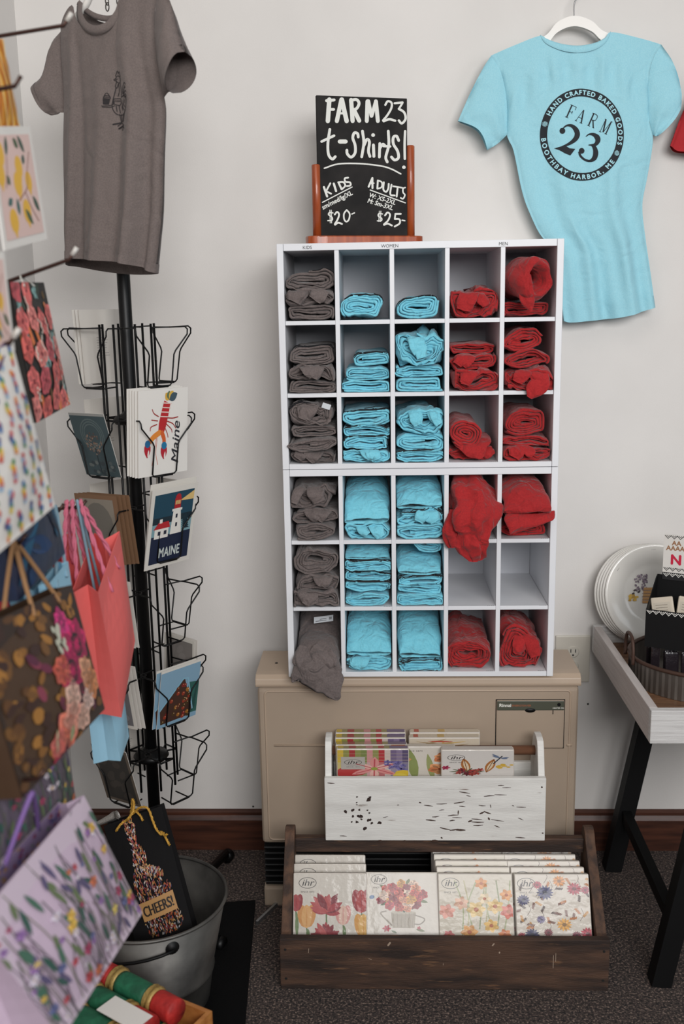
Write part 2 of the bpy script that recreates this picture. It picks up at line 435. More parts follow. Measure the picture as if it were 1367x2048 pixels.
def squiggles(V, M, K, seed, turns, lo=0.05, hi=0.45, nl=16, y0=0, y1=4):
    """black line-art print lying on the outer layer of the shirt"""
    rnd = random.Random(seed); T = []; Fc = []
    imax = min(M-1, int(M/max(turns, 1)))
    def S(u, v):
        i = u*imax; k = v; a = int(i); b = int(k); fi, fk = i-a, k-b
        a1 = min(a+1, M-1); b1 = min(b+1, K-1)
        return (V[a*K+b]*(1-fi)+V[a1*K+b]*fi)*(1-fk)+(V[a*K+b1]*(1-fi)+V[a1*K+b1]*fi)*fk
    def lift(u, v):
        p = S(u, v); du = S(min(u+.01, .99), v)-S(u, v); dv = S(u, min(v+.1, K-1.01))-S(u, v)
        n = du.cross(dv)
        if n.length > 1e-12: n.normalize()
        if n.z < 0 and abs(n.z) > .3: n = -n
        elif n.y > 0.2: n = -n
        return p+n*0.0008
    for q in range(nl):
        u = rnd.uniform(lo, hi); v = rnd.uniform(y0, y1); pts = []
        du, dv = rnd.uniform(-.02, .02), rnd.uniform(-.5, .5)
        for j in range(7):
            pts.append(lift(min(max(u, .01), .98), min(max(v, 0.05), K-2.2)))
            u += du+rnd.uniform(-.008, .008); v += dv*.5+rnd.uniform(-.25, .25)
        tube_geo(pts, 0.0009, 4, False, T, Fc)
    return T, Fc

def loft_geo(ctrl, seed, pleat=.12, npl=5, nth=40, sub=7, A=.006, hollow=0.0, sqn=2.0):
    """ctrl: (x, y, z, rx, ry) along the cloth; cross-section ellipse with pleats, last end tucked inwards"""
    pts = smooth_path([(c[0], c[1], c[2]) for c in ctrl], sub); rr = smooth_path([(c[3], c[4], 0) for c in ctrl], sub)
    V = []; F = []; m = len(pts)
    rings = [(pts[i], (pts[min(i+1, m-1)]-pts[max(i-1, 0)]).normalized(), rr[i].x, rr[i].y, i/(m-1)) for i in range(m)]
    if hollow:
        p, d, a, b, s = rings[-1]
        for k, (q, back) in enumerate(((.9, -.004), (.72, .006), (.6, .02), (.35, .03))): rings.append((p-d*back*hollow, d, a*q, b*q, 1+.02*k))
    for p, d, a, b, s in rings:
        side = Vector((1, 0, 0)); side = (side-d*side.dot(d)).normalized(); up = side.cross(d)
        for k in range(nth):
            th = 2*pi*k/nth
            pl = 1+pleat*(.3+s)*sin(npl*th+seed+3*s)+pleat*.6*(.2+s)*sin((npl+3)*th-2*s+seed*2)
            ct, st = cos(th), sin(th); ct = math.copysign(abs(ct)**(2/sqn), ct); st = math.copysign(abs(st)**(2/sqn), st)
            q = p+side*(ct*a*pl)+up*(st*b*pl)
            q = q+nvec(q, 26, seed)*A+nvec(q, 70, seed+2)*A*.4
            V.append(q)
    R_ = len(rings)
    for i in range(R_-1):
        for k in range(nth): F.append((i*nth+k, i*nth+(k+1) % nth, (i+1)*nth+(k+1) % nth, (i+1)*nth+k))
    F.append(tuple(range(nth))); F.append(tuple((R_-1)*nth+k for k in range(nth))[::-1])
    return V, F
ROWN = ['top', 'second', 'third', 'fourth', 'fifth', 'bottom']
COLN = ['leftmost', 'second', 'middle', 'fourth', 'rightmost']
def cellname(r, c): return f'{ROWN[r]} row, {COLN[c]} cubby'
def levelname(i, n):
    if n == 1: return 'alone'
    if i == 0: return 'lowest'
    if i == n-1: return 'topmost'
    return ['', 'second from below', 'third from below', 'fourth from below'][i]
# per cell, from below: kind, height, width fraction, x offset fraction, front y offset, options
K_ = dict
STK = {
 (0, 0): ('g', [K_(k='fold', h=.032, w=.98, y=-.002), K_(k='crumpled', h=.034, w=1.0, x=-.03, y=-.012, A=.009), K_(k='fold', h=.040, w=.96, y=.006, lean=.6, pr=1, A=.006)]),
 (0, 1): ('a', [K_(k='roll', h=.056, w=.86, x=-.05, y=.004, pr=1, A=.006)]),
 (0, 2): ('a', [K_(k='roll', h=.052, w=.84, x=-.02, y=.0, pr=1, A=.003, n=2.6)]),
 (0, 3): ('r', [K_(k='crumpled', h=.058, w=.97, y=-.004, lean=.35, A=.012)]),
 (0, 4): ('r', [K_(k='fold', h=.030, w=.9, x=-.03, y=.045)]),
 (1, 0): ('g', [K_(k='fold', h=.028, w=.92, x=.02, y=-.004), K_(k='crumpled', h=.034, w=1.0, x=-.02, y=-.012, A=.009), K_(k='fold', h=.042, w=.96, y=.012, lean=1.0, pr=1)]),
 (1, 1): ('a', [K_(k='fold', h=.026, w=.97, y=.004, A=.003), K_(k='fold', h=.030, w=.92, x=.02, y=.01), K_(k='fold', h=.031, w=.72, x=.13, y=.012, pr=1, A=.003)]),
 (1, 2): ('a', [K_(k='fold', h=.032, w=.96, y=-.002, A=.003), K_(k='fold', h=.026, w=.95, y=.006), K_(k='crumpled', h=.068, w=.97, y=-.002, A=.012, turns=1.00, lean=.2)]),
 (1, 3): ('r', [K_(k='crumpled', h=.046, w=.93, y=-.004, A=.009, n=3.5), K_(k='crumpled', h=.034, w=.96, y=.02), K_(k='fold', h=.022, w=.92, y=.045)]),
 (1, 4): ('r', [K_(k='crumpled', h=.046, w=.95, x=.0, y=-.006, A=.012), K_(k='roll', h=.040, w=.86, x=-.02, y=.008), K_(k='roll', h=.046, w=.78, x=-.06, y=.02)]),
 (2, 0): ('g', [K_(k='crumpled', h=.030, w=.93, y=.002), K_(k='roll', h=.030, w=.98, x=.03, y=-.010), K_(k='fold', h=.026, w=.94, y=.008), K_(k='crumpled', h=.050, w=.84, x=-.02, y=.0, pr=1, A=.010, tagk=1)]),
 (2, 1): ('a', [K_(k='crumpled', h=.030, w=.97, y=-.002, A=.006), K_(k='fold', h=.029, w=.96, y=.004, pr=1), K_(k='fold', h=.026, w=.94, x=.01, y=.01, pr=1), K_(k='fold', h=.034, w=.96, y=.004, lean=.4, pr=1)]),
 (2, 2): ('a', [K_(k='fold', h=.025, w=.97, y=.0, pr=1, A=.003), K_(k='fold', h=.038, w=.97, y=.0, lean=.7), K_(k='crumpled', h=.058, w=.9, x=.02, y=.01, A=.008)]),
 (2, 3): ('r', [K_(k='crumpled', h=.032, w=.94, y=.02, A=.006), K_(k='roll', h=.062, w=.62, x=-.17, y=.004, turns=0.95)]),
 (2, 4): ('r', [K_(k='crumpled', h=.034, w=.97, y=.002, A=.007), K_(k='fold', h=.020, w=.95, y=.012), K_(k='roll', h=.062, w=.84, x=-.02, y=.018, turns=1.00)]),
 (3, 0): ('g', [K_(k='roll', h=.040, w=.9, x=-.03, y=-.008, A=.004), K_(k='crumpled', h=.032, w=.94, y=.006), K_(k='crumpled', h=.056, w=.84, x=-.06, y=.004, A=.010)]),
 (3, 1): ('a', [K_(k='crumpled', h=.032, w=.97, y=.004, A=.006, n=3.4), K_(k='mound', h=.092, w=.99, y=.002)]),
 (3, 2): ('a', [K_(k='fold', h=.034, w=.97, y=-.002), K_(k='crumpled', h=.034, w=.97, y=-.002, pr=1, A=.007), K_(k='mound', h=.066, w=.99, y=.004)]),
 (3, 3): ('r', []),
 (3, 4): ('r', [K_(k='roll', h=.036, w=.86, x=-.02, y=.02)]),
 (4, 0): ('g', [K_(k='crumpled', h=.044, w=.96, y=-.014, A=.009, n=3), K_(k='crumpled', h=.034, w=.94, x=.05, y=-.010, A=.009), K_(k='roll', h=.066, w=.9, x=-.02, y=-.006, turns=0.88, A=.008)]),
 (4, 1): ('a', [K_(k='roll', h=.034, w=.98, y=-.002, A=.004), K_(k='fold', h=.026, w=.96, y=.002, pr=1, A=.005), K_(k='fold', h=.024, w=.97, y=.004, pr=1), K_(k='fold', h=.026, w=.97, y=.0, pr=1, A=.006), K_(k='mound', h=.034, w=.96, y=.012)]),
 (4, 2): ('a', [K_(k='fold', h=.028, w=.97, y=-.002), K_(k='fold', h=.022, w=.95, y=.004), K_(k='fold', h=.022, w=.97, y=.002, pr=1), K_(k='mound', h=.052, w=.97, y=.006), K_(k='roll', h=.030, w=.60, x=.18, y=.022, up=.034)]),
 (5, 0): ('g', [K_(k='mound', h=.120, w=.97, y=.03, tagk=2)]),
 (5, 1): ('a', [K_(k='crumpled', h=.034, w=.96, y=.0, A=.006, n=3), K_(k='mound', h=.084, w=.97, y=.002)]),
 (5, 2): ('a', [K_(k='fold', h=.026, w=.96, y=.0, pr=1), K_(k='mound', h=.090, w=.97, y=.004)]),
 (5, 3): ('r', [K_(k='roll', h=.074, w=.88, x=-.04, y=.006, turns=0.88, A=.010, n=2.4)]),
 (5, 4): ('r', [K_(k='crumpled', h=.088, w=.84, x=-.05, y=.010, turns=1.00, A=.013)]),
}
def care_tag(P0, du, dv, root, txt=False):
    """small white tag: P0 corner, du/dv edge vectors"""
    P0, du, dv = Vector(P0), Vector(du), Vector(dv); n = du.cross(dv).normalized()
    if n.y > 0: n = -n
    V = [P0, P0+du, P0+du+dv, P0+dv]; V += [v-n*0.0008 for v in V]
    o = mesh_obj('care_tag', V, [(0, 1, 2, 3), (7, 6, 5, 4), (0, 4, 5, 1), (1, 5, 6, 2), (2, 6, 7, 3), (3, 7, 4, 0)], TAGW, root)
    if txt:
        P = Print()
        for k, (a, b) in enumerate(((.12, .62), (.34, .62))): P.stroke([(a, .28+.26*k), (b, .28+.26*k)], .09, (60, 62, 66))
        for k in range(4): P.stroke([(.80+.035*k, .3), (.80+.035*k, .7)], .02, (40, 40, 44))
        P.build('tag_lettering', lambda a, b, l: P0+du*a+dv*b+n*0.0004, PAPER, o)
for (r, c), (ck, L_) in STK.items():
    m, cn = COLS[ck]; z = cell_z(r)+0.0005; x0 = cell_x(c)+CW/2; nL = len(L_)
    extra = {(0, 4): 1, (3, 4): 1, (5, 0): 1}.get((r, c), 0)
    for i, d in enumerate(L_):
        kind = d['k']; h = d['h']; z += d.get('up', 0)*0; seed = r*50+c*9+i*3+2
        w = min(CW*d['w'], CW-0.004); A = d.get('A', .0045)*{'fold': 1.25, 'roll': 1.3, 'crumpled': 1.45, 'mound': 1}[kind]; n = d.get('n', {'roll': 2.2, 'fold': 4.0, 'crumpled': 2.7, 'mound': 3}[kind])
        turns = d.get('turns', {'roll': .97, 'fold': .97, 'crumpled': .97, 'mound': 1}[kind]); t_ = .0058 if h > .03 else .0048
        rnd = random.Random(seed); th0 = rnd.choice([-.5, .3, pi*.8, pi*1.2]); dirn = rnd.choice([1, -1])
        if d.get('lean', 0): th0 = -pi*.5*dirn; 
        if kind == 'mound':                      # a stack seen on its sloping top: smooth cloth falling towards the front
            b0 = h*.5
            V, F = loft_geo([(0, .215, b0, w*.47, b0*.94), (0, .14, b0*.98, w*.49, b0*.92), (0, .085, b0*.84, w*.5, b0*.80), (0, .040, b0*.60, w*.5, b0*.56), (0, .012, b0*.34, w*.49, b0*.30), (0, .002, b0*.24, w*.47, b0*.14)], seed, pleat=.025, npl=4, nth=48, sub=5, A=.005, sqn=3.2)
            M = K = 0
        else: V, F, M, K = shirt_geo(w, h, .21-d.get('lean', 0)*h*.6, turns, t_, n, A, d.get('lean', 0), seed, th0, dirn, d.get('pinch', 0))
        xc = x0+d.get('x', 0)*CW; ra = RAD(rnd.uniform(-1, 1)*{'fold': 2.5, 'roll': 6, 'crumpled': 6, 'mound': 1.5}[kind]) if i else 0.0; cr_, sr_ = cos(ra), sin(ra)
        hw = CW/2-0.0025
        for v in V:
            v.x, v.z = v.x*cr_-v.z*sr_, max(.0008-(.004 if i else 0), v.x*sr_+v.z*cr_)
            v.x = max(-hw-(0.010 if v.y < 0.0 else 0)+ (x0-xc), min(hw+(x0-xc), v.x)); v.x += xc; v.y += UY0+0.004+d.get('y', 0); v.z += z
            v.y = min(v.y, UY1-0.008)
            if v.y < UY0-0.001: pass
        tops = levelname(i, nL+extra)
        lab = f'{cn} {"rolled" if kind == "roll" else ("crumpled" if kind == "crumpled" else "folded")} t-shirt{" with black print" if d.get("pr") else ""}, {tops} in the {cellname(r, c)}'
        root = thing('folded_shirt', lab, 'shirt', (xc, UY0+.1, z), group=f'{cn} t-shirts in the cubbies')
        mesh_obj('cloth', V, F, m, root, True)
        if kind == 'crumpled':                   # loose cloth folded over the front of the crumple
            for q in range(2):
                fx = xc+rnd.uniform(-.30, .30)*w; fy = UY0+.004+d.get('y', 0); sd = rnd.choice([-1, 1]); ww_ = rnd.uniform(.012, .022)
                fx = max(x0-CW/2+.024, min(x0+CW/2-.024, fx))
                cl = [(fx, fy+.030, z+h*.86, ww_*.9, .004), (fx+sd*.004, fy+.004, z+h*.84, ww_, .0045), (fx+sd*.010, fy-.006, z+h*.62, ww_*.9, .004), (fx+sd*.016, fy-.007, z+h*rnd.uniform(.25, .45), ww_*.6, .003)]
                V2, F2 = loft_geo(cl, seed+q*5, pleat=.16, npl=3, nth=20, sub=4, A=.004)
                for v in V2: v.x = max(x0-CW/2+.002, min(x0+CW/2-.002, v.x)); v.z = max(v.z, z+.002)
                mesh_obj('loose_fold', V2, F2, m, root, True)
        if d.get('pr') and M:
            uc = (((pi/2-th0)*dirn) % (2*pi))/(2*pi); te = (h/2)/t_*turns*.95
            T, Fc = squiggles(V, M, K, seed, te, max(.02, uc-.2), min(.97, uc+.2), 26, 0, 4.6)
            if i < nL-1:
                T2, F2 = squiggles(V, M, K, seed+1, te, .05, .95, 14, 0, 1.6); b_ = len(T); T += T2; Fc += [tuple(q+b_ for q in f) for f in F2]
            mesh_obj('print', T, Fc, BLACKINK, root)
        if d.get('tagk') == 1: care_tag((xc+.022, UY0+.004, z+h-.008), (.018, 0, -.006), (.004, .002, .011), root)
        if d.get('tagk') == 2: care_tag((xc-.012, UY0+.064, z+.098), (.046, 0, .006), (0, .010, .012), root, True)
        z += h*0.97
# --------------------------------------------- draped / bulging shirts, lofted along a path
def draped(label, ck, parts, loc, tagd=None):
    m, cn = COLS[ck]
    root = thing('draped_shirt', label, 'shirt', loc, group=f'{cn} t-shirts in the cubbies')
    for nm, ctrl, kw in parts:
        V, F = loft_geo(ctrl, **kw); mesh_obj(nm, V, F, m, root, True)
    return root
def cellpt(r, c, fx, dy, fz): return (cell_x(c)+CW*fx, UY0+dy, cell_z(r)+CH*fz)
def CT(r, c, rows): return [cellpt(r, c, a, b, e)+(rx, ry) for a, b, e, rx, ry in rows]
# top right: big red bundle rolled towards the front right
draped('red t-shirt bundle rolled thick with a loose flap, topmost in the top row, rightmost cubby', 'r', [
    ('roll', CT(0, 4, [(.40, .16, .52, .040, .040), (.42, .10, .56, .044, .044), (.48, .04, .56, .046, .046), (.58, .004, .53, .042, .046), (.64, -.008, .52, .036, .040)]), dict(seed=4, pleat=.05, npl=3, hollow=1.3, A=.005)),
    ('flap', CT(0, 4, [(.42, .0, .62, .010, .012), (.40, -.004, .42, .016, .008), (.46, -.008, .22, .014, .006), (.50, -.008, .08, .003, .002)]), dict(seed=9, pleat=.1, npl=3, A=.003))],
    cellpt(0, 4, .5, .1, .2))
# second row right: sleeve hanging over the shelf edge
draped('red sleeve hanging over the shelf edge in the second row, rightmost cubby', 'r', [
    ('sleeve', CT(1, 4, [(.82, .01, .20, .012, .010), (.72, -.006, .12, .020, .010), (.60, -.010, .0, .018, .006), (.52, -.011, -.10, .006, .003)]), dict(seed=2, pleat=.08, npl=3, A=.003))],
    cellpt(1, 4, .6, 0, .02))
# third row: red triangular flap under the roll
draped('red flat t-shirt corner under the roll in the third row, fourth cubby', 'r', [
    ('cloth', CT(2, 3, [(.55, .12, .34, .036, .006), (.50, .04, .30, .042, .006), (.55, .008, .20, .032, .005), (.66, .0, .06, .006, .003)]), dict(seed=5, pleat=.04, npl=3, A=.003))],
    cellpt(2, 3, .6, .02, .02))
# fourth row: red shirt falling out of its cell
draped('red crumpled t-shirt falling out of the fourth row, fourth cubby, into the cell below', 'r', [
    ('body', CT(3, 3, [(.52, .14, .60, .040, .050), (.50, .07, .64, .046, .048), (.50, .02, .60, .049, .040), (.56, -.014, .44, .046, .028), (.52, -.026, .20, .040, .022), (.50, -.028, .02, .031, .017), (.52, -.026, -.16, .022, .013), (.50, -.024, -.27, .010, .007)]), dict(seed=7, pleat=.20, npl=5, A=.012)),
    ('sleeve', CT(3, 3, [(.16, .01, .42, .016, .020), (.08, -.014, .24, .018, .014), (.08, -.020, .06, .017, .010), (.12, -.020, -.07, .012, .007)]), dict(seed=13, pleat=.2, npl=4, A=.006))],
    cellpt(3, 3, .5, .05, .02))
# fourth row right: two thick folds bulging out to the right
draped('red t-shirt folded thick and bulging out of the fourth row, rightmost cubby', 'r', [
    ('upper_fold', CT(3, 4, [(.48, .16, .66, .042, .034), (.48, .08, .70, .046, .032), (.50, .01, .62, .050, .026), (.53, -.016, .50, .054, .016), (.53, -.020, .44, .048, .007)]), dict(seed=3, pleat=.06, npl=3, A=.006)),
    ('lower_fold', CT(3, 4, [(.50, .10, .40, .044, .016), (.52, .03, .40, .048, .018), (.56, -.012, .34, .055, .015), (.62, -.024, .27, .056, .010), (.64, -.026, .235, .046, .004)]), dict(seed=8, pleat=.06, npl=3, A=.005))],
    cellpt(3, 4, .5, .05, .3))
# bottom left: grey shirt hanging over the cubby's lower edge in front of the heater lid
draped('grey crumpled t-shirt spilling over the bottom edge of the lower cubby at left', 'g', [
    ('cloth', CT(5, 0, [(.52, .10, .30, .044, .034), (.50, .03, .30, .049, .034), (.50, -.012, .18, .050, .024), (.50, -.026, .02, .053, .016), (.50, -.032, -.08, .057, .013), (.44, -.034, -.165, .052, .010)]), dict(seed=6, pleat=.07, npl=4, A=.008, hollow=1.2)),
    ('sleeve', CT(5, 0, [(.22, .01, .36, .018, .018), (.16, -.016, .24, .020, .012), (.22, -.024, .14, .018, .008), (.34, -.026, .10, .010, .005)]), dict(seed=21, pleat=.14, npl=4, A=.006)),
    ('sleeve', CT(5, 0, [(.45, .0, .40, .020, .016), (.62, -.018, .30, .024, .012), (.80, -.024, .20, .016, .009), (.86, -.024, .14, .008, .004)]), dict(seed=33, pleat=.14, npl=4, A=.006))],
    cellpt(5, 0, .5, .0, .1))
# ================================================================== CHALKBOARD SIGN
BOARDM = mat('chalkboard', (32, 31, 31), rough=0.8, spec=.2, col2=(50, 47, 46), vscale=14, vmix=(.4, .8), bump=0.05, bscale=300)
ORW = mat('orange_wood', (170, 82, 40), rough=0.35, col2=(140, 60, 26), vscale=9, vstretch=(10, 10, 1), coat=0.3)
sgn_yaw = RAD(17); sa = Vector((cos(sgn_yaw), sin(sgn_yaw), 0)); sn = Vector((sin(sgn_yaw), -cos(sgn_yaw), 0))
SP = at(725, 330, -0.17)
def sgn(px, py, d=0.0): return atp(px, py, SP, sn)+sn*d
base_z = UZ+2*UH
MS = Matrix(((sa.x, -sn.x, 0, SP.x), (sa.y, -sn.y, 0, SP.y), (0, 0, 1, base_z), (0, 0, 0, 1)))
MSi = MS.inverted()
t = thing('chalkboard_sign', 'black chalkboard sign reading FARM 23 t-shirts in an orange wooden stand', 'sign', M=MS)
def sl(px, py): v = MSi @ sgn(px, py); return v.x, v.z
xl = (sl(634, 330)[0]+sl(641, 330)[0])/2-.004; xr = sl(813, 330)[0]; zt = (sl(632, 191)[1]+sl(812, 198)[1])/2; zb = 0.021
zt = max(sl(632, 191)[1], sl(812, 198)[1])
box('board', xl, xr, -0.004, 0.004, zb, zt, BOARDM, t, 0.001, 1, local=True)
bl, br = sl(612, 478)[0], sl(842, 474)[0]
pts = []
for k in range(24):
    a = 2*pi*k/24; c_, s_ = cos(a), sin(a)
    pts.append(((bl+br)/2+(br-bl)/2*math.copysign(abs(c_)**.25, c_), 0.030*math.copysign(abs(s_)**.6, s_)))
prism('stand_base', pts, 'z', 0.0, 0.020, ORW, t, 0.003, local=True)
for pxc, top in ((631, 329), (820, 291)):
    X, Z = sl(pxc, top)
    V, F = lathe_geo([(0.0001, .019), (.0095, .019), (.0095, Z-.002), (.0075, Z), (.0001, Z)], 20, (X, 0, 0)); mesh_obj('post', V, F, ORW, t, True, local=True)
# hand lettering, stroke by stroke
SCR = 5.063
def chalk(name, strokes, texts=()):
    P = Print()
    for w, pts in strokes:
        sm = 5 if len(pts) > 2 else 0
        P.stroke([(x, -y) for x, y in pts], w, (222, 222, 216), 0, sm)
    for body, x, y, size, rot in texts: P.text(body, x, -y, size, (222, 222, 216), 0, 'l', rot, 0.12, 0.92, bold=.028)
    def fn(u, v, l):
        q = MSi @ sgn(590+u/SCR, 180-v/SCR); return (min(q.x, xr-.0005), -0.0045-l*.0003, q.z)
    P.build(name, fn, CHALK, t, local=True)
def dot(x, y, r): return (2*r*.9, [(x-1, y), (x+1, y)])
chalk('lettering', [(45, [(340, 100), (325, 318)]), (30, [(312, 112), (388, 105)]), (28, [(332, 200), (384, 200)]),
    (42, [(462, 100), (416, 318)]), (45, [(466, 100), (515, 318)]), (22, [(440, 240), (505, 240)]),
    (42, [(560, 105), (575, 318)]), (30, [(560, 108), (615, 102), (640, 140), (615, 192), (575, 203)]), (42, [(590, 210), (642, 315)]),
    (40, [(725, 118), (718, 318)]), (34, [(735, 115), (765, 268)]), (34, [(810, 115), (767, 268)]), (40, [(810, 118), (830, 318)]),
    (22, [(905, 155), (930, 118), (968, 135), (965, 190), (925, 260), (882, 312)]), (24, [(888, 320), (945, 300), (1005, 315)]),
    (22, [(1000, 138), (1080, 130)]), (20, [(1078, 138), (1042, 195)]), (24, [(1042, 195), (1095, 230), (1110, 295), (1072, 342), (1042, 312)])])
chalk('lettering', [(28, [(345, 402), (326, 540), (332, 655), (370, 702), (400, 678)]), (26, [(262, 525), (388, 466)]), (42, [(445, 525), (505, 525)]),
    (28, [(632, 480), (625, 445), (592, 438), (577, 490), (600, 560), (600, 640), (560, 683), (522, 650), (517, 612)]),
    (28, [(675, 420), (688, 540), (667, 680)]), (28, [(690, 565), (720, 503), (745, 530), (735, 620), (750, 676)]),
    (30, [(785, 560), (790, 675)]), dot(782, 460, 21), (28, [(850, 545), (845, 682)]), (22, [(856, 590), (878, 550), (902, 562)]),
    (28, [(935, 420), (940, 560), (910, 680), (925, 732)]), (24, [(885, 571), (955, 575)]),
    (28, [(1040, 515), (1020, 472), (987, 482), (987, 550), (1028, 620), (1038, 688), (1000, 712), (967, 682)]),
    (24, [(1105, 420), (1100, 560), (1102, 700)]), dot(1093, 785, 20)])
chalk('underline', [(15, [(290, 795), (430, 752), (640, 748), (850, 770), (960, 800), (1062, 852)])])
chalk('lettering', [(22, [(285, 985), (318, 1080)]), (18, [(350, 947), (306, 1030)]), (18, [(308, 1028), (358, 1052)]), (22, [(385, 950), (408, 1026)]),
    (20, [(432, 938), (463, 1006)]), (18, [(430, 937), (480, 935), (500, 972), (466, 1008)]), (18, [(530, 890), (497, 897), (502, 930), (548, 938), (553, 968), (517, 975)]),
    (11, [(270, 1140), (570, 985)])], [('sm/med/lg/XL', 275, 1214, 66, RAD(27))])
chalk('lettering', [(12, [(377, 1247), (342, 1242), (332, 1265), (368, 1290), (368, 1320), (325, 1325)]), (8, [(345, 1218), (349, 1348)]), (8, [(360, 1218), (363, 1348)]),
    (18, [(395, 1262), (418, 1237), (438, 1260), (425, 1310), (395, 1360)]), (18, [(398, 1366), (430, 1346), (468, 1358)]),
    (16, [(515, 1217), (488, 1255), (490, 1310), (512, 1335), (538, 1312), (545, 1255), (515, 1217)]), (13, [(567, 1258), (594, 1246)])])
chalk('lettering', [(20, [(775, 893), (737, 982)]), (20, [(775, 893), (776, 996)]), (14, [(748, 950), (790, 946)]), (18, [(830, 918), (825, 1000)]), (16, [(830, 918), (870, 937), (868, 985), (827, 1003)]),
    (18, [(890, 937), (886, 1010), (914, 1033), (935, 1000), (940, 952)]), (18, [(968, 962), (956, 1058), (1000, 1070)]), (18, [(1030, 990), (1020, 1082)]), (16, [(985, 977), (1075, 992)]),
    (15, [(1106, 990), (1085, 1000), (1085, 1040), (1103, 1065), (1085, 1103), (1060, 1095)]), (11, [(752, 1015), (1108, 1145)])],
    [('W: XS-2XL', 735, 1083, 64, RAD(-17)), ('M: Sm-3XL', 720, 1140, 64, RAD(-17))])
chalk('lettering', [(12, [(877, 1257), (842, 1252), (834, 1278), (868, 1300), (865, 1325), (825, 1327)]), (8, [(845, 1228), (840, 1334)]), (8, [(861, 1228), (856, 1334)]),
    (18, [(902, 1272), (928, 1242), (953, 1265), (935, 1320), (892, 1362)]), (18, [(892, 1367), (930, 1355), (972, 1374)]),
    (18, [(1062, 1256), (1007, 1256)]), (16, [(1007, 1258), (1001, 1308)]), (18, [(1001, 1308), (1048, 1312), (1050, 1352), (1000, 1384)]), (13, [(1075, 1320), (1103, 1326)])])

# ================================================================== HANGING T-SHIRTS
HAQUA = mat('aqua_jersey_hung', (160, 212, 224), rough=0.9, col2=(150, 206, 220), vscale=400, bump=0.2, bscale=800, sheen=0.1, crease=(0.5, 16, 0.012))
HGREY = mat('grey_jersey_hung', (112, 101, 97), rough=0.9, col2=(100, 90, 87), vscale=400, bump=0.2, bscale=800, sheen=0.1, crease=(0.5, 16, 0.012))
HRED = mat('red_jersey_hung', (170, 34, 40), rough=0.9, bump=0.2, bscale=800)
HANGM = mat('hanger_plastic', (228, 224, 218), rough=0.35)
WIREM = mat('hook_steel', (150, 150, 150), rough=0.3, metal=1.0)
def resample(pts, n):
    P = [Vector(p) for p in pts]; d = [0]
    for i in range(1, len(P)): d.append(d[-1]+(P[i]-P[i-1]).length)
    out = []; j = 0
    for k in range(n):
        s = d[-1]*k/(n-1)
        while j < len(P)-2 and d[j+1] < s: j += 1
        seg = d[j+1]-d[j]; t_ = (s-d[j])/seg if seg > 1e-12 else 0
        out.append(P[j].lerp(P[j+1], min(1, max(0, t_))))
    return out
class Hung:
    """a hanging garment: two sheets over a plane (origin P, across a, normal n towards the viewer)"""
    def __init__(s, P, a, n): s.P, s.a, s.n = Vector(P), Vector(a), Vector(n)
    def uv(s, px, py): q = atp(px, py, s.P, s.n)-s.P; return Vector((q.dot(s.a), q.z, 0))
    def w(s, u, v, d): return s.P+s.a*u+Vector((0, 0, 1))*v+s.n*d
    def sm(s, pts, k=5): return smooth_path([s.uv(*p) for p in pts], k)
    def sheet(s, top, bot, left, right, ns, nv):
        T = resample(top, ns+1); B = resample(bot, ns+1); L_ = resample(left, nv+1); R_ = resample(right, nv+1); G = []
        for j in range(nv+1):
            v = j/nv; row = []
            for i in range(ns+1):
                q = i/ns
                p = T[i]*(1-v)+B[i]*v+L_[j]*(1-q)+R_[j]*q-(T[0]*(1-q)*(1-v)+T[-1]*q*(1-v)+B[0]*(1-q)*v+B[-1]*q*v)
                row.append(p)
            G.append(row)
        return G
    def build(s, name, G, depth, m, root, sign=1, G2=None, both=True):
        V = []; F = []; nv = len(G)-1; ns = len(G[0])-1
        def add(Gx, sg):
            b = len(V)
            for j in range(nv+1):
                for i in range(ns+1): p = Gx[j][i]; V.append(s.w(p.x, p.y, depth(i/ns, j/nv, sg, p)))
            for j in range(nv):
                for i in range(ns):
                    a = b+j*(ns+1)+i; f = (a, a+1, a+ns+2, a+ns+1); F.append(f[::-1] if sg > 0 else f)
        add(G, 1)
        if both: add(G2 or G, -1)
        if both:
            o = (nv+1)*(ns+1)
            for j in range(nv):
                for i in (0, ns):
                    a = j*(ns+1)+i; F.append((a, a+ns+1, o+a+ns+1, o+a))
        return mesh_obj(name, V, F, m, root, True)

# ---- aqua shirt on the wall, seen from the back
H = Hung(at(1160, 300, -0.045), (1, 0, 0), (0, -1, 0))
root = thing('hanging_shirt', 'aqua fitted t-shirt on the wall showing a round black FARM 23 logo', 'shirt', at(1210, 640, -0.045))
neck = [(982, 111), (1030, 91), (1079, 73), (1092, 82), (1120, 92), (1153, 96), (1185, 91), (1207, 80), (1219, 66), (1270, 76), (1322, 89.5)]
Lp = [(982, 111), (1002, 147), (1013, 205), (1013, 270), (1026, 300), (1043, 383), (1060, 430), (1081, 472), (1108, 500), (1117, 545), (1121, 600), (1126, 642)]
Rp = [(1322, 89.5), (1303, 123), (1295, 178), (1298, 240), (1305, 270), (1303, 301), (1293, 359), (1284, 410), (1289.5, 471), (1300, 547), (1309, 615)]
Bp = [(1126, 642), (1139, 645), (1173, 642), (1242, 634), (1309, 615)]
def d_aqua(q, v, sg, p):
    e = max(0, 1-abs(2*q-1)**2.5); base = 0.016*e**.5*(0.55+.45*min(1, v*3))
    fold = 0.007*v*sin(q*17+v*2.2+.6)+0.005*v*sin(q*31-v*3)+.004*sin(q*11-v*9)*v*(1-v)*2
    hem = 0.020*max(0, v-.6)*sin(q*9+1)
    # tension folds running from the shoulders
    tf = 0.006*math.exp(-((v-.08-.25*abs(q-.5))/.05)**2)*sin(q*40)
    return (base+fold+hem+tf)*1.0 if sg > 0 else -0.012*e**.5+fold*.4
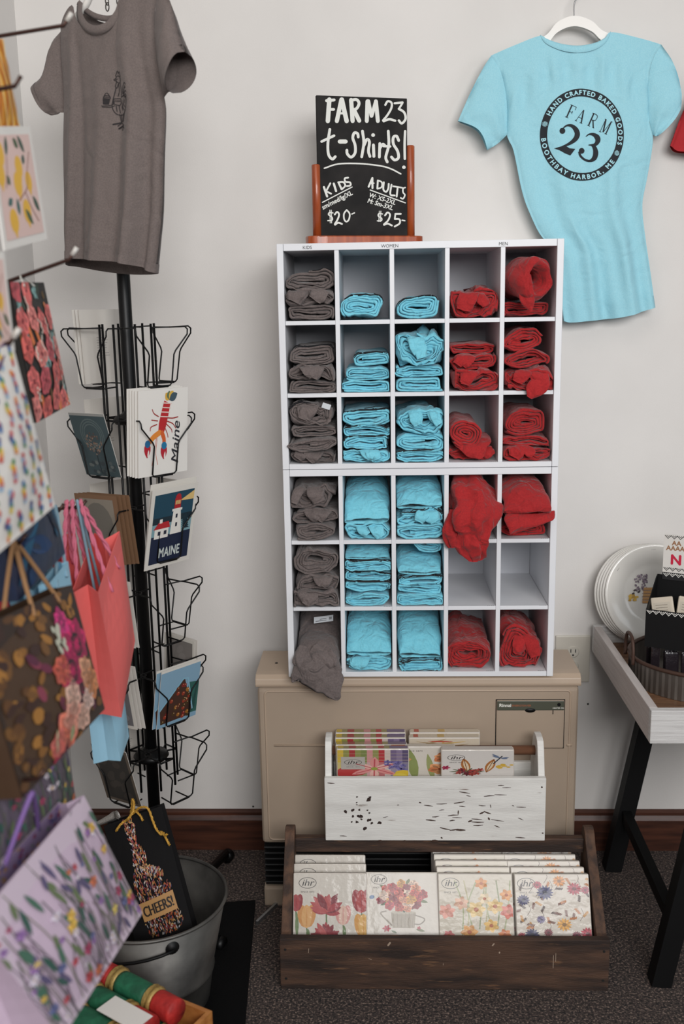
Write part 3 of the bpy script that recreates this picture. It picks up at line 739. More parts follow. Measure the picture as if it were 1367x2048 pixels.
G = H.sheet(H.sm(neck, 4), H.sm(Bp, 4), H.sm(Lp, 4), H.sm(Rp, 4), 46, 52)
aqua_body = H.build('body', G, d_aqua, HAQUA, root)
def d_sl(q, v, sg, p):
    e = max(0, 1-abs(2*q-1)**2); r_ = min(1, v*2.2)**.7; return r_*((0.015*e**.5+0.003*sin(v*9+q*6)) if sg > 0 else -0.010*e**.5)
def sleeve(H, outer, cuff, under, seam, m, root, dfn, name='sleeve'):
    # q runs from outer edge to underarm, v from seam to cuff
    Gs = H.sheet(resample(H.sm(seam, 4), 30), resample(H.sm(cuff, 4), 30), H.sm(outer, 4), H.sm(under, 4), 16, 16)
    o = H.build(name, Gs, dfn, m, root)
    Gc = [[Gs[15][i]*.35+Gs[14][i]*.65 for i in range(17)], [Gs[15][i]*.7+Gs[16][i]*.3 for i in range(17)], Gs[16]]
    H.build('cuff', Gc, lambda q, v, sg, p: dfn(q, .9+.1*v, sg, p)+sg*.0012, m, o)
    return o
sleeve(H, [(982, 111), (965, 137), (937.6, 191), (915, 242.6)], [(915, 242.6), (948, 256), (963, 273), (973.5, 300.6)], [(1013, 270), (995, 287), (973.5, 300.6)], [(982, 111), (1002, 147), (1013, 205), (1013, 270)], HAQUA, root, d_sl)
sleeve(H, [(1322, 89.5), (1347.6, 130), (1361, 178), (1361, 215)], [(1361, 215), (1347, 239), (1327, 261), (1315, 272)], [(1305, 270), (1309, 272), (1315, 272)], [(1322, 89.5), (1303, 123), (1295, 178), (1298, 240), (1305, 270)], HAQUA, root, d_sl)
nk = H.sm(neck[2:9], 5)
V = []; F = []
for i, p in enumerate(nk):
    f_ = .25+.75*sin(pi*i/(len(nk)-1))**.6
    for k, (dv, dd) in enumerate(((0.0, .002), (.002, .008), (0, .0135), (-.010, .0145), (-.0145, .0125))): V.append(H.w(p.x, p.y+dv*f_+.0015, dd*(.5+.5*f_)))
for i in range(len(nk)-1):
    for k in range(4): a = i*5+k; F.append((a, a+1, a+6, a+5))
mesh_obj('collar', V, F, HAQUA, root, True)
Gh = [[G[49][i]*.5+G[50][i]*.5 for i in range(47)], [G[51][i] for i in range(47)], G[52]]
H.build('hem', Gh, lambda q, v, sg, p: d_aqua(q, .95+.05*v, sg, p)+sg*.0011, HAQUA, root)
# logo printed on the cloth: depth follows the sheet
from mathutils.bvhtree import BVHTree
def surf_of(o):
    return BVHTree.FromPolygons([v.co.copy() for v in o.data.vertices], [tuple(p.vertices) for p in o.data.polygons])
BV = surf_of(aqua_body)
def aqua_surf(px, py, d=.0008):
    p = H.uv(px, py); h = BV.ray_cast(H.w(p.x, p.y, .2), -H.n)
    return (h[0] if h[0] is not None else H.w(p.x, p.y, .02))+H.n*d
INKB = (26, 30, 36); AQC = (168, 216, 226)
C8 = lambda u, v, l: aqua_surf(1050+u/6.2136, 140-v/6.2136, .0013+.0004*l)
cxl, cyl, RX, RY, rx_, ry_ = 688.5, 816.5, 516.5, 571.5, 430, 476
P = Print(); vs = []; n = 96
for k in range(n):
    a = 2*pi*k/n; vs += [(cxl+RX*cos(a), -(cyl+RY*sin(a))), (cxl+(RX+rx_)/2*cos(a), -(cyl+(RY+ry_)/2*sin(a))), (cxl+rx_*cos(a), -(cyl+ry_*sin(a)))]
P.geo(vs, [((3*k), (3*k+1), (3*((k+1) % n)+1), 3*((k+1) % n)) for k in range(n)]+[((3*k+1), (3*k+2), (3*((k+1) % n)+2), 3*((k+1) % n)+1) for k in range(n)], INKB, 0)
P.build('logo_ring', C8, INK, root)
def ring_text(body, a0, a1, flip):
    P = Print(); ws = [max(glyph(c)[2], .25)+.12 for c in body]; tot = sum(ws); s = 0
    for c, w_ in zip(body, ws):
        a = RAD(a0+(a1-a0)*(s+w_/2)/tot); s += w_
        rr = .915; x = cxl+RX*rr*sin(a); y = cyl-RY*(.917)*cos(a)
        rot = -math.atan2(RY*sin(a), RX*cos(a)) if not flip else -math.atan2(RY*sin(a), RX*cos(a))+pi
        vx, fx, ad = glyph(c)
        sz = 78; cr, sr = cos(rot), sin(rot); q = []
        for gx, gy in vx:
            X, Y = (gx-ad/2)*sz, (gy-.36)*sz; q.append((x+X*cr-Y*sr, -y+X*sr+Y*cr))
        for ox, oy in ((-3, 0), (3, 0), (0, 3), (0, -3)): P.geo([(a_+ox, b_+oy) for a_, b_ in q], fx, AQC, 1)
    P.build('logo_lettering', C8, INK, root)
ring_text('HAND CRAFTED BAKED GOODS', -64, 105, False)
ring_text('BOOTHBAY HARBOR, ME', 267, 127, True)
for a in (-75.5, 116):
    P = Print(); a = RAD(a); x = cxl+RX*.917*sin(a); y = -(cyl-RY*.917*cos(a))
    for k in range(10): P.stroke([(x+14*cos(k*.628), y+14*sin(k*.628)), (x+34*cos(k*.628), y+34*sin(k*.628))], 8, AQC, 1, cap=False)
    P.ell(x, y, 9, 9, AQC, 1); P.build('logo_rosette', C8, INK, root)
# FARM in a light serif
LET = {'F': [(16, [(.3, 0), (.3, 1)]), (6, [(.1, 1), (.9, 1)]), (6, [(.9, 1), (.9, .76)]), (6, [(.3, .5), (.68, .5)]), (6, [(.68, .62), (.68, .38)]), (6, [(.1, 0), (.52, 0)])],
       'A': [(6, [(.12, 0), (.5, 1)]), (16, [(.5, 1), (.86, 0)]), (6, [(.26, .34), (.72, .34)]), (6, [(0, 0), (.28, 0)]), (6, [(.66, 0), (1.02, 0)])],
       'R': [(16, [(.25, 0), (.25, 1)]), (7, [(.08, 1), (.5, 1), (.78, .92), (.82, .72), (.7, .54), (.25, .5)]), (14, [(.5, .5), (.9, 0)]), (6, [(.06, 0), (.46, 0)]), (6, [(.8, 0), (1.02, 0)])],
       'M': [(6, [(.14, 0), (.14, 1)]), (16, [(.16, 1), (.5, .05)]), (6, [(.5, .05), (.88, 1)]), (14, [(.88, 0), (.88, 1)]), (6, [(0, 0), (.3, 0)]), (6, [(.72, 0), (1.04, 0)]), (6, [(.02, 1), (.2, 1)]), (6, [(.84, 1), (1.04, 1)])]}
for ch, (x, y) in zip('FARM', ((468, 592), (598, 640), (748, 692), (900, 772))):
    P = Print(); rot = RAD(-24); c_, s_ = cos(rot), sin(rot)
    for w_, pts in LET[ch]:
        if len(pts) == 2: pts = [(pts[0][0]+(pts[1][0]-pts[0][0])*k/8, pts[0][1]+(pts[1][1]-pts[0][1])*k/8) for k in range(9)]   # follow the cloth
        P.stroke([(x+(u*100)*c_-(v*165)*s_, -y+(u*100)*s_+(v*165)*c_) for u, v in pts], w_, INKB, 0, 4 if 2 < len(pts) < 9 else 0, cap=False)
    P.build('logo_lettering', C8, INK, root)
P = Print(); fl = lambda L_: [(x, -y) for x, y in L_]
P.stroke(fl([(455, 735), (500, 706), (560, 712), (610, 760), (625, 820), (595, 880), (520, 935), (400, 983)]), [14, 22, 40, 62, 66, 56, 34, 10], INKB, 0, 5, cap=False)
P.ell(442, -772, 36, 38, INKB, 0); P.poly(fl([(342, 988), (420, 966), (478, 956), (530, 988), (600, 996), (540, 1076), (470, 1048), (400, 1008)]), INKB, 0)
P.build('logo_numeral', C8, INK, root)
P = Print()
P.stroke(fl([(733, 842), (775, 812), (830, 812), (875, 845), (885, 890), (850, 938), (765, 946)]), [8, 18, 40, 66, 62, 40, 8], INKB, 0, 5, cap=False)
P.stroke(fl([(800, 938), (842, 975), (858, 1040), (840, 1105), (785, 1142), (715, 1128), (662, 1080), (648, 1030)]), [16, 52, 66, 62, 30, 26, 26, 26], INKB, 0, 5, cap=False)
P.ell(678, -1020, 35, 36, INKB, 0); P.build('logo_numeral', C8, INK, root)
# its hanger
root = thing('clothes_hanger', 'white plastic hanger inside the aqua t-shirt on the wall', 'hanger', at(1148, 90, -.045), group='white hangers')
hp = smooth_path([H.uv(*p) for p in ((1010, 112), (1060, 92), (1092, 76), (1115, 50), (1148, 38), (1182, 48), (1205, 68), (1240, 80), (1300, 92))], 6)
V = []; F = []
for i, p in enumerate(hp):
    for dv, dd in ((.011, .002), (.011, -.008), (-.011, -.008), (-.011, .002)): V.append(H.w(p.x, p.y+dv-.004, dd-.002))
for i in range(len(hp)-1):
    for k in range(4): a = i*4; F.append((a+k, a+(k+1) % 4, a+4+(k+1) % 4, a+4+k))
F += [(0, 1, 2, 3), (len(V)-1, len(V)-2, len(V)-3, len(V)-4)]
mesh_obj('arms', V, F, HANGM, root)
c = H.uv(1148, 34); hk = [(c.x, c.y-.004), (c.x, c.y+.03), (c.x+.012, c.y+.05), (c.x+.012, c.y+.072), (c.x-.006, c.y+.082), (c.x-.022, c.y+.07)]
tube('hook', smooth_path([H.w(a, b, -.004) for a, b in hk], 5), .0016, WIREM, root)
c = H.w(c.x-.004, c.y+.078, -.004)
V, F = lathe_geo([(0, .05), (.006, .05), (.006, .045), (.0025, .043), (.0025, 0)], 12)
tag(mesh_obj('wall_hook', [(c.x+v[0], 0-v[2], c.z+v[1]) for v in V], F, WIREM, smooth=True), 'small steel peg in the wall carrying the hanger of the aqua t-shirt', 'hook')

# ---- red shirt at the right edge of the picture
H2 = Hung(at(1420, 300, -0.04), (1, 0, 0), (0, -1, 0))
root = thing('hanging_shirt', 'red t-shirt hanging at the right edge, only its sleeve in view', 'shirt', at(1500, 700, -.04))
nk2 = [(1420, 120), (1470, 95), (1510, 80), (1540, 95), (1580, 100), (1620, 95), (1650, 80), (1690, 95), (1740, 120)]
Lp2 = [(1420, 120), (1416, 200), (1412, 310), (1414, 450), (1416, 700)]; Rp2 = [(1740, 120), (1744, 200), (1748, 310), (1746, 450), (1744, 700)]
def d_r(q, v, sg, p): e = max(0, 1-abs(2*q-1)**2.5); return sg*0.014*e**.5+.003*v*sin(q*15)
H2.build('body', H2.sheet(H2.sm(nk2), H2.sm([(1416, 700), (1580, 708), (1744, 700)]), H2.sm(Lp2), H2.sm(Rp2), 24, 20), d_r, HRED, root)
sleeve(H2, [(1420, 120), (1385, 185), (1360, 235), (1339, 292)], [(1339, 292), (1350, 303), (1375, 306), (1395, 310)], [(1412, 310), (1405, 312), (1395, 310)], [(1420, 120), (1416, 200), (1412, 310)], HRED, root, d_sl)
sleeve(H2, [(1740, 120), (1775, 185), (1800, 235), (1820, 292)], [(1820, 292), (1805, 303), (1785, 306), (1765, 310)], [(1748, 310), (1755, 312), (1765, 310)], [(1740, 120), (1744, 200), (1748, 310)], HRED, root, d_sl)
root = thing('clothes_hanger', 'white plastic hanger in the red t-shirt outside the right edge', 'hanger', H2.w(.08, .12, 0), group='white hangers')
tube('arms', smooth_path([H2.w(*q) for q in ((-.0, .19, 0), (.08, .23, 0), (.13, .27, 0), (.18, .28, 0), (.23, .27, 0), (.28, .23, 0), (.36, .19, 0))], 5), .006, HANGM, root)
tube('hook', smooth_path([H2.w(*q) for q in ((.18, .28, 0), (.18, .32, 0), (.195, .34, 0), (.19, .36, .0), (.17, .365, 0))], 5), .0016, WIREM, root)
c = H2.w(.185, .362, 0); V, F = lathe_geo([(0, .05), (.006, .05), (.006, .045), (.0025, .043), (.0025, 0)], 12)
tag(mesh_obj('wall_hook', [(c.x+v[0], 0-v[2], c.z+v[1]-.004) for v in V], F, WIREM, smooth=True), 'small steel peg in the wall carrying the red t-shirt', 'hook')

# ---- grey shirt over the card rack, turned so its right side comes forward
yw = RAD(-30); ga = Vector((cos(yw), sin(yw), 0)); gn = Vector((sin(yw), -cos(yw), 0))
H3 = Hung(at(225, 300, -0.50), ga, gn)
root = thing('hanging_shirt', 'small grey t-shirt with a black line drawing of a rooster over the card rack', 'shirt', H3.w(0, -.24, 0))
top = [(122, 62), (140, 30), (158, 14), (166, 40), (185, 66), (210, 76), (235, 66), (252, 36), (256, 0), (285, -22), (318, -32)]
topb = [(122, 62), (140, 30), (158, 12), (172, 30), (190, 40), (215, 42), (235, 30), (248, 10), (258, -4), (285, -22), (318, -32)]
Lg = [(122, 62), (124, 120), (129, 180), (130, 225), (129, 300), (132, 400), (133, 470), (138, 532)]
Rg = [(318, -32), (309, 40), (314, 120), (328, 195), (331, 230), (327, 320), (324, 420), (318, 480), (310, 546)]
Bg = [(138, 532), (165, 520), (190, 519), (220, 522), (250, 524), (280, 528), (310, 546)]
Bb = [(138, 536), (170, 545), (220, 551), (270, 551), (310, 548)]
def d_g(q, v, sg, p):
    e = max(0, 1-abs(2*q-1)**3); base = (.020+.022*v)*e**.6
    fold = 1.7*v**.7*(0.010*math.exp(-((q-.20)/.05)**2)-.008*math.exp(-((q-.30)/.05)**2)+.010*math.exp(-((q-.50)/.06)**2)-.006*math.exp(-((q-.66)/.05)**2)+.013*math.exp(-((q-.82)/.05)**2)-.012*math.exp(-((q-.90)/.04)**2))
    return base+fold if sg > 0 else -(.018+.030*v)*e**.6
Gg = H3.sheet(H3.sm(top, 4), H3.sm(Bg, 4), H3.sm(Lg, 4), H3.sm(Rg, 4), 48, 48)
Gb = H3.sheet(H3.sm(topb, 4), H3.sm(Bb, 4), H3.sm(Lg, 4), H3.sm(Rg, 4), 48, 48)
grey_body = H3.build('body', Gg, d_g, HGREY, root, G2=Gb)
Gh = [[Gg[46][i]*.6+Gg[47][i]*.4 for i in range(49)], [Gg[47][i]*.3+Gg[48][i]*.7 for i in range(49)], Gg[48]]
H3.build('hem', Gh, lambda q, v, sg, p: d_g(q, .965+.035*v, sg, p)+sg*.0012, HGREY, root, G2=[[Gb[46][i]*.6+Gb[47][i]*.4 for i in range(49)], [Gb[47][i]*.3+Gb[48][i]*.7 for i in range(49)], Gb[48]])
def d_gs(q, v, sg, p): e = max(0, 1-abs(2*q-1)**2); r_ = min(1, v*2.2)**.7; return r_*(sg*(.014+.014*v)*e**.5+.003*sin(v*8+q*5))
sleeve(H3, [(122, 62), (105, 85), (96, 115), (91, 150), (74, 172)], [(74, 172), (84, 190), (93, 212), (103, 231)], [(130, 225), (118, 226), (103, 231)], [(122, 62), (124, 120), (130, 225)], HGREY, root, d_gs)
def d_gs2(q, v, sg, p): e = max(0, 1-abs(2*q-1)**2); r_ = min(1, v*2.2)**.7; return r_*sg*(.016+.022*v)*e**.5+.02*v
sleeve(H3, [(318, -32), (345, 5), (362, 55), (384, 108)], [(384, 108), (380, 140), (372, 165), (360, 190)], [(328, 195), (345, 186), (360, 190)], [(318, -32), (309, 40), (314, 120), (328, 195)], HGREY, root, d_gs2)
def band(name, pts, w_, dd, dd2):
    nk = H3.sm(pts, 6); V = []; F = []
    for i, p in enumerate(nk):
        tdir = (nk[min(i+1, len(nk)-1)]-nk[max(i-1, 0)]).normalized(); nr = Vector((tdir.y, -tdir.x, 0))
        f_ = sin(pi*i/(len(nk)-1)) if dd2 is None else 1
        for k, (o_, e) in enumerate(((-.002, -.003), (-.001, .001), (w_*.5, .0025), (w_, .001))): q = p+nr*o_; V.append(H3.w(q.x, q.y, dd*f_+e+.006))
    for i in range(len(nk)-1):
        for k in range(3): a = i*4+k; F.append((a, a+1, a+5, a+4))
    return mesh_obj(name, V, F, HGREY, root, True)
def ncol(pts, sheetd): return pts
V = []
band('collar', [(158, 14), (166, 40), (185, 66), (210, 76), (235, 66), (252, 36), (256, 0)][::1], -.017, .018, None).data.update()
band('collar', [(158, 12), (172, 30), (190, 40), (215, 42), (235, 30), (248, 10), (258, -4)], -.012, -.016, None)
q = H3.uv(222, 48)
mesh_obj('neck_label', [H3.w(q.x-.006, q.y, -.010), H3.w(q.x+.006, q.y, -.010), H3.w(q.x+.005, q.y-.020, -.008), H3.w(q.x-.006, q.y-.020, -.008), H3.w(q.x-.006, q.y, -.0108), H3.w(q.x+.006, q.y, -.0108), H3.w(q.x+.005, q.y-.020, -.0088), H3.w(q.x-.006, q.y-.020, -.0088)], [(0, 1, 2, 3), (7, 6, 5, 4), (0, 4, 5, 1), (2, 6, 7, 3), (1, 5, 6, 2), (0, 3, 7, 4)], TAGW, root)
# rooster
BV3 = surf_of(grey_body)
def grey_surf(px, py, d=.001):
    p = H3.uv(px, py); h = BV3.ray_cast(H3.w(p.x, p.y, .25), -H3.n)
    return (h[0] if h[0] is not None else H3.w(p.x, p.y, .04))+H3.n*d
P = Print(); IK = (34, 30, 32)
RO = [[(735, 466), (745, 434), (754, 452), (764, 440), (772, 470)], [(735, 480), (746, 464), (766, 470), (773, 490), (765, 506), (745, 500), (735, 480)], [(735, 480), (728, 488), (740, 495)],
  [(742, 500), (737, 525), (745, 536), (752, 510)], [(740, 530), (735, 570), (730, 600)], [(770, 500), (779, 560), (776, 592)], [(755, 510), (760, 550), (752, 585)], [(733, 600), (770, 600), (767, 635), (735, 630), (733, 600)], [(736, 612), (768, 612)],
  [(730, 600), (728, 650), (750, 690), (790, 692), (816, 652), (822, 602), (800, 580), (776, 592)], [(745, 640), (752, 675)], [(760, 640), (768, 685)], [(780, 620), (788, 650), (802, 668)], [(790, 610), (798, 638), (812, 650)], [(778, 640), (784, 668)], [(800, 600), (806, 625)],
  [(788, 572), (794, 530), (810, 507), (818, 520)], [(794, 572), (806, 540), (820, 535)], [(798, 576), (815, 555), (824, 562)], [(800, 584), (818, 574), (826, 592)], [(804, 592), (820, 590), (825, 615)], [(795, 590), (800, 555), (812, 525)],
  [(764, 690), (770, 715), (776, 740)], [(774, 690), (780, 738)], [(802, 684), (796, 712), (790, 735)], [(792, 686), (786, 735)], [(738, 752), (756, 744), (776, 740), (758, 762)], [(776, 740), (800, 756)], [(764, 776), (790, 758), (784, 786)], [(790, 758), (802, 776)],
  [(683, 600), (690, 576), (698, 567), (708, 578), (716, 600), (683, 600)], [(685, 592), (714, 592)], [(688, 583), (710, 583)], [(678, 646), (720, 640), (736, 625), (730, 608)], [(682, 652), (722, 650), (740, 640)], [(740, 482), (748, 484)]]
for L_ in RO: P.stroke([(x, -y) for x, y in L_], 4.2, IK, 0, 4 if len(L_) > 2 else 0, cap=False)
P.poly([(681, -604), (716, -604), (712, -636), (685, -636)], IK, 0)
P.stroke([(738, -752), (776, -740)], 8, IK); P.stroke([(764, -776), (790, -758)], 8, IK)
P.build('rooster_print', lambda u, v, l: grey_surf(u/2.972, -v/2.972, .0008+.0002*l), INK, root)
# its hanger, and the chain it hangs from
root = thing('clothes_hanger', 'white plastic hanger inside the small grey t-shirt', 'hanger', H3.w(0, .3, 0), group='white hangers')
tube('arms', smooth_path([H3.w(H3.uv(*q).x, H3.uv(*q).y, .0) for q in ((136, 56), (158, 28), (172, 10), (190, -25), (220, -45), (245, -38), (262, -18), (300, -22))], 6), .0065, HANGM, root)
c = H3.uv(218, -45)
tube('hook', smooth_path([H3.w(c.x, c.y, 0), H3.w(c.x, c.y+.035, 0), H3.w(c.x+.014, c.y+.05, 0), H3.w(c.x+.010, c.y+.07, 0), H3.w(c.x-.008, c.y+.072, 0)], 5), .0017, WIREM, root)
CHM = mat('chain_metal', (46, 40, 36), rough=0.4, metal=0.8)
for j, (px, py, lab) in enumerate(((212, 22, 'dark link chain end hanging above the grey t-shirt collar, left of two'), (234, 10, 'dark link chain end hanging above the grey t-shirt collar, right of two'))):
    p = H3.w(H3.uv(px, py).x, H3.uv(px, py).y, -.004); root = thing('link_chain', lab, 'chain', p, group='chains over the grey t-shirt')
    for k in range(16):
        a = Vector((0, 0, 1)); c0 = p+a*(.0105*k+.008); d1 = ga if k % 2 == 0 else gn
        tube('link', [c0+d1*(.0042*cos(th))+a*(.0075*sin(th)) for th in [2*pi*i/14 for i in range(14)]], .0011, CHM, root, 6, True)
# ================================================================== WALL HEATER
BEI = mat('heater_enamel', (168, 150, 132), rough=0.42, col2=(160, 143, 126), vscale=3, bump=0.06, bscale=500)
BEI2 = mat('heater_lid', (178, 158, 138), rough=0.42)
BLK = mat('black_plastic', (10, 10, 11), rough=0.5, spec=.3)
STRIP = mat('olive_strip', (78, 80, 68), rough=0.4)
hx0, hx1, hy0, hy1 = -0.291, 0.466, -0.28, -0.09
t = thing('gas_heater', 'beige free-standing space heater under the cubby organizers', 'heater', ((hx0+hx1)/2, -.19, 0))
bm = bmesh.new(); bm_box(bm, hx0, hx1, hy0, hy1, 0.168, 0.5735, 0.012, 3); bm_obj('body', bm, BEI, t, smooth=False)
# lid with rolled front edge
prism('lid', [(hy1, .575), (hy0-.004, .575), (hy0-.0055, .581), (hy0-.003, .594), (hy0+.008, .6025), (hy0+.03, .604), (hy1-.02, .604), (hy1, .592)], 'x', hx0-.003, hx1+.003, BEI2, t, 0.002)
# pressed outline on the front
def groove(name, pts, r=.0022, closed=False): tube(name, [(x, hy0-.0002, z) for x, z in pts], r, BEI2, t, 6, closed)
gp = []
for cx_, cz_, a0 in ((hx1-.03, .553, 0), (hx0+.028, .553, 90), (hx0+.028, .19, 180), (hx1-.03, .19, 270)):
    for k in range(5): a = RAD(a0+k*22.5); gp.append((cx_+.01*cos(a), cz_+.01*sin(a)))
groove('panel_ridge', gp, .0022, True)
groove('trim_groove', [(-.254, .426), (.26, .426)], .003); groove('trim_groove', [(.44, .426), (.452, .426)], .003)
# control door
box('door_gap', .2715, .4335, hy0-.001, hy0+.002, .4175, .541, BLK, t)
d = box('control_door', .273, .432, hy0-.004, hy0+.002, .419, .5395, BEI, t, 0.003)
box('badge_strip', .2745, .4305, hy0-.0055, hy0-.0035, .5155, .5385, STRIP, d, 0.0015)
V, F = lathe_geo([(0, .0035), (.012, .003), (.013, 0)], 18); mesh_obj('finger_notch', [(.352+v[0], hy0-.0035-v[2]*.8, .5155+v[1]*.45) for v in V], F, BLK, d, True)
V, F = lathe_geo([(0, .002), (.0035, .002), (.0042, 0)], 14); mesh_obj('indicator', [(.4185+v[0], hy0-.0055-v[2], .5295+v[1]) for v in V], F, BLK, d)
def onheat(name, fnP):
    P = Print(); fnP(P); P.build(name, lambda a, b, l: (a, hy0-.0058-l*.0002, b), PAPER, d)
onheat('lettering', lambda P: P.text('Rinnai', .279, .5245, .0115, (228, 226, 216), 0, bold=.03))
onheat('lettering', lambda P: P.text('ENERGYSAVER', .309, .5252, .0068, (176, 96, 62), 0))
onheat('lettering', lambda P: P.text('HEATER ON', .404, .5195, .0048, (220, 218, 210), 0, bold=.02))
box('door_slit', .4045, .4058, hy0-.0062, hy0-.0045, .506, .5155, BLK, d)
# louvred outlet and base
box('outlet_recess', hx0+.004, hx1-.004, hy0+.012, hy1, 0.052, 0.168, BLK, t)
for k in range(7):
    z = .064+k*.0155; prism('louver', [(hy0+.001, z), (hy0+.002, z+.0022), (hy0+.016, z+.0075), (hy0+.016, z+.005)], 'x', hx0+.004, hx1-.004, BLK, t)
box('base', hx0, hx1, hy0-.002, hy1, 0.0, 0.052, BEI, t, 0.006)
box('rear_bracket', hx0+.012, hx0+.05, -.085, -.055, .57, .585, mat('rust_bracket', (110, 84, 66), rough=.7), t, .002)
box('rear_duct', hx0+.06, hx0+.2, -.092, 0, .30, .42, BEI, t, .004)
c = at(553, 1343, -.2); V, F = lathe_geo([(0, .0015), (.003, .0012), (.004, 0)], 12)
mesh_obj('lid_screw', [(c.x+v[0], -.2+v[1], .604+v[2]) for v in V], F, BLK, t)

# ================================================================== NAPKIN PACKS
NW = 0.165
FILM = mat('clear_film', (206, 198, 188), rough=0.3, coat=0.6, bump=0.4, bscale=50)
def ihr(P, x, y, s, boxed=False):
    if boxed: P.rect(x-.17*s, y-.22*s, x+.17*s, y+.17*s, (186, 182, 176), 3)
    pts = [(x+.12*s*cos(a), y+.085*s*sin(a)) for a in [2*pi*k/24 for k in range(25)]]
    P.stroke(pts, .008*s, (70, 66, 64), 4, cap=False)
    P.text('ihr', x-.085*s, y-.045*s, .15*s, (44, 40, 40), 5, 'l', 0, .25)
    P.text('SINCE 1873', x, y-.155*s, .038*s, (90, 86, 84), 4, 'c')
WH = (222, 216, 206)
def tulip(P, x, y, s, c1, c2, lay, stem=True):
    if stem: P.stroke([(x, y-.9*s), (x+.02, 0)], .018, (96, 120, 70), lay-1, cap=False); P.leaf(x+.02, 0, x+.10*s, max(.02, y-1.0*s), .05, (110, 134, 84), lay-1)
    P.ell(x-.28*s, y, .34*s, .9*s, c1, lay, RAD(8)); P.ell(x+.28*s, y, .34*s, .9*s, c1, lay, RAD(-8)); P.ell(x, y-.05*s, .36*s, .92*s, c2, lay+1)
    P.stroke([(x, y-.8*s), (x+.02*s, y+.6*s)], .012, c1, lay+2, cap=False)
def n_tulip(P, r):
    P.rect(0, 0, 1, 1, WH, 0)
    tulip(P, .93, .58, .2, (158, 40, 48), (184, 62, 62), 2); tulip(P, .18, .34, .2, (214, 150, 80), (226, 172, 104), 2); tulip(P, .68, .36, .17, (222, 158, 150), (232, 196, 178), 2)
    for cx_, cy_, sc_ in ((.45, .40, 1.0), (.45, -.02, .85)):
        for k in range(13):
            a = RAD(90+(k-6)*15+r.uniform(-6, 6)); L_ = sc_*r.uniform(.24, .36); P.leaf(cx_+.02*(k-6)*.3, cy_, cx_+cos(a)*L_*.75, cy_+sin(a)*L_, .10*sc_, r.choice([(150, 36, 50), (172, 54, 62), (132, 28, 42), (190, 84, 84)]), 3+(k % 3))
        P.stroke([(cx_, cy_+.02), (cx_+.01, 0)], .02, (96, 120, 70), 2, cap=False)
    tulip(P, 1.0-.04, .2, .2, (222, 160, 70), (232, 184, 100), 2); tulip(P, .03, .55, .15, (150, 34, 44), (170, 50, 54), 2)
    ihr(P, .19, .86, 1)
def n_bouquet(P, r):
    P.rect(0, 0, 1, 1, (226, 220, 210), 0)
    P.poly([(.36, .14), (.66, .14), (.68, .38), (.34, .38)], (176, 166, 150), 2); P.ell(.51, .38, .17, .03, (196, 188, 172), 3)
    P.stroke([(.35, .18), (.2, .36), (.27, .40)], .022, (160, 150, 136), 2, 4); P.stroke([(.67, .34), (.8, .28), (.74, .2), (.66, .2)], .018, (150, 140, 128), 2, 4)
    for k in range(6): P.stroke([(.38+.05*k, .15), (.37+.055*k, .37)], .006, (150, 140, 126), 3, cap=False)
    for k in range(30):
        a = r.uniform(0, 6.28); q = r.uniform(.2, .40); x, y = .5+q*cos(a)*1.0, .64+q*sin(a)*.72; P.leaf(.5+(x-.5)*.6, .64+(y-.64)*.6, x, y, .05, r.choice([(84, 104, 66), (110, 124, 80), (64, 84, 60)]), 3)
    cols = [(178, 60, 66), (206, 96, 84), (222, 150, 120), (226, 196, 176), (150, 44, 58), (216, 160, 84), (196, 80, 88)]
    for k in range(26):
        a = k*2.4; q = .30*math.sqrt(k/26); x, y = .5+q*cos(a)*1.05, .64+q*sin(a)*.75; c_ = cols[k % 7]
        P.flower(x, y, r.uniform(.055, .085), 6, c_, tuple(int(v*.75) for v in c_), 5+(k % 3), r.uniform(0, 1), col2=tuple(min(255, int(v*1.12)) for v in c_), pw=1.0)
    P.flower(.28, .13, .06, 6, (190, 60, 80), (150, 40, 60), 5); P.leaf(.34, .10, .42, .06, .03, (90, 110, 70), 4); P.leaf(.68, .12, .80, .09, .04, (110, 120, 70), 4); P.flower(.72, .14, .03, 5, (186, 50, 70), (130, 40, 50), 5)
    P.ell(.08, .62, .035, .03, (92, 126, 170), 4, .5); ihr(P, .18, .90, .9)
def n_daff(P, r):
    P.rect(0, 0, 1, 1, (224, 216, 200), 0)
    for k in range(8): x = .3+.08*k; P.stroke([(x, r.uniform(0, .2)), (x+r.uniform(-.08, .08), .5), (x+r.uniform(-.12, .12), .9)], .018, r.choice([(176, 182, 140), (198, 190, 150), (156, 164, 126)]), 1, 4)
    for x, y, q, c_ in ((.1, .42, .09, (212, 132, 110)), (.58, .86, .07, (214, 140, 70)), (.92, .68, .07, (216, 140, 60)), (.94, .42, .09, (206, 96, 76)), (.7, .2, .08, (222, 176, 84)), (.4, .1, .09, (214, 150, 70)), (.5, .45, .10, (226, 196, 130)), (.76, .5, .09, (224, 190, 120)), (.3, .55, .08, (218, 170, 140)), (.12, .05, .06, (190, 90, 90)), (.88, .06, .07, (212, 120, 60)), (.62, .62, .07, (222, 200, 160))):
        q *= 1.35; a0 = r.random()
        for j in range(6): a = a0+j*1.047; P.leaf(x, y, x+q*cos(a), y+q*sin(a), q*.7, c_ if j % 2 else tuple(min(255, v+26) for v in c_), 3)
        P.ell(x, y, q*.26, q*.26, (186, 96, 44), 5, n=9)
    ihr(P, .16, .86, 1)
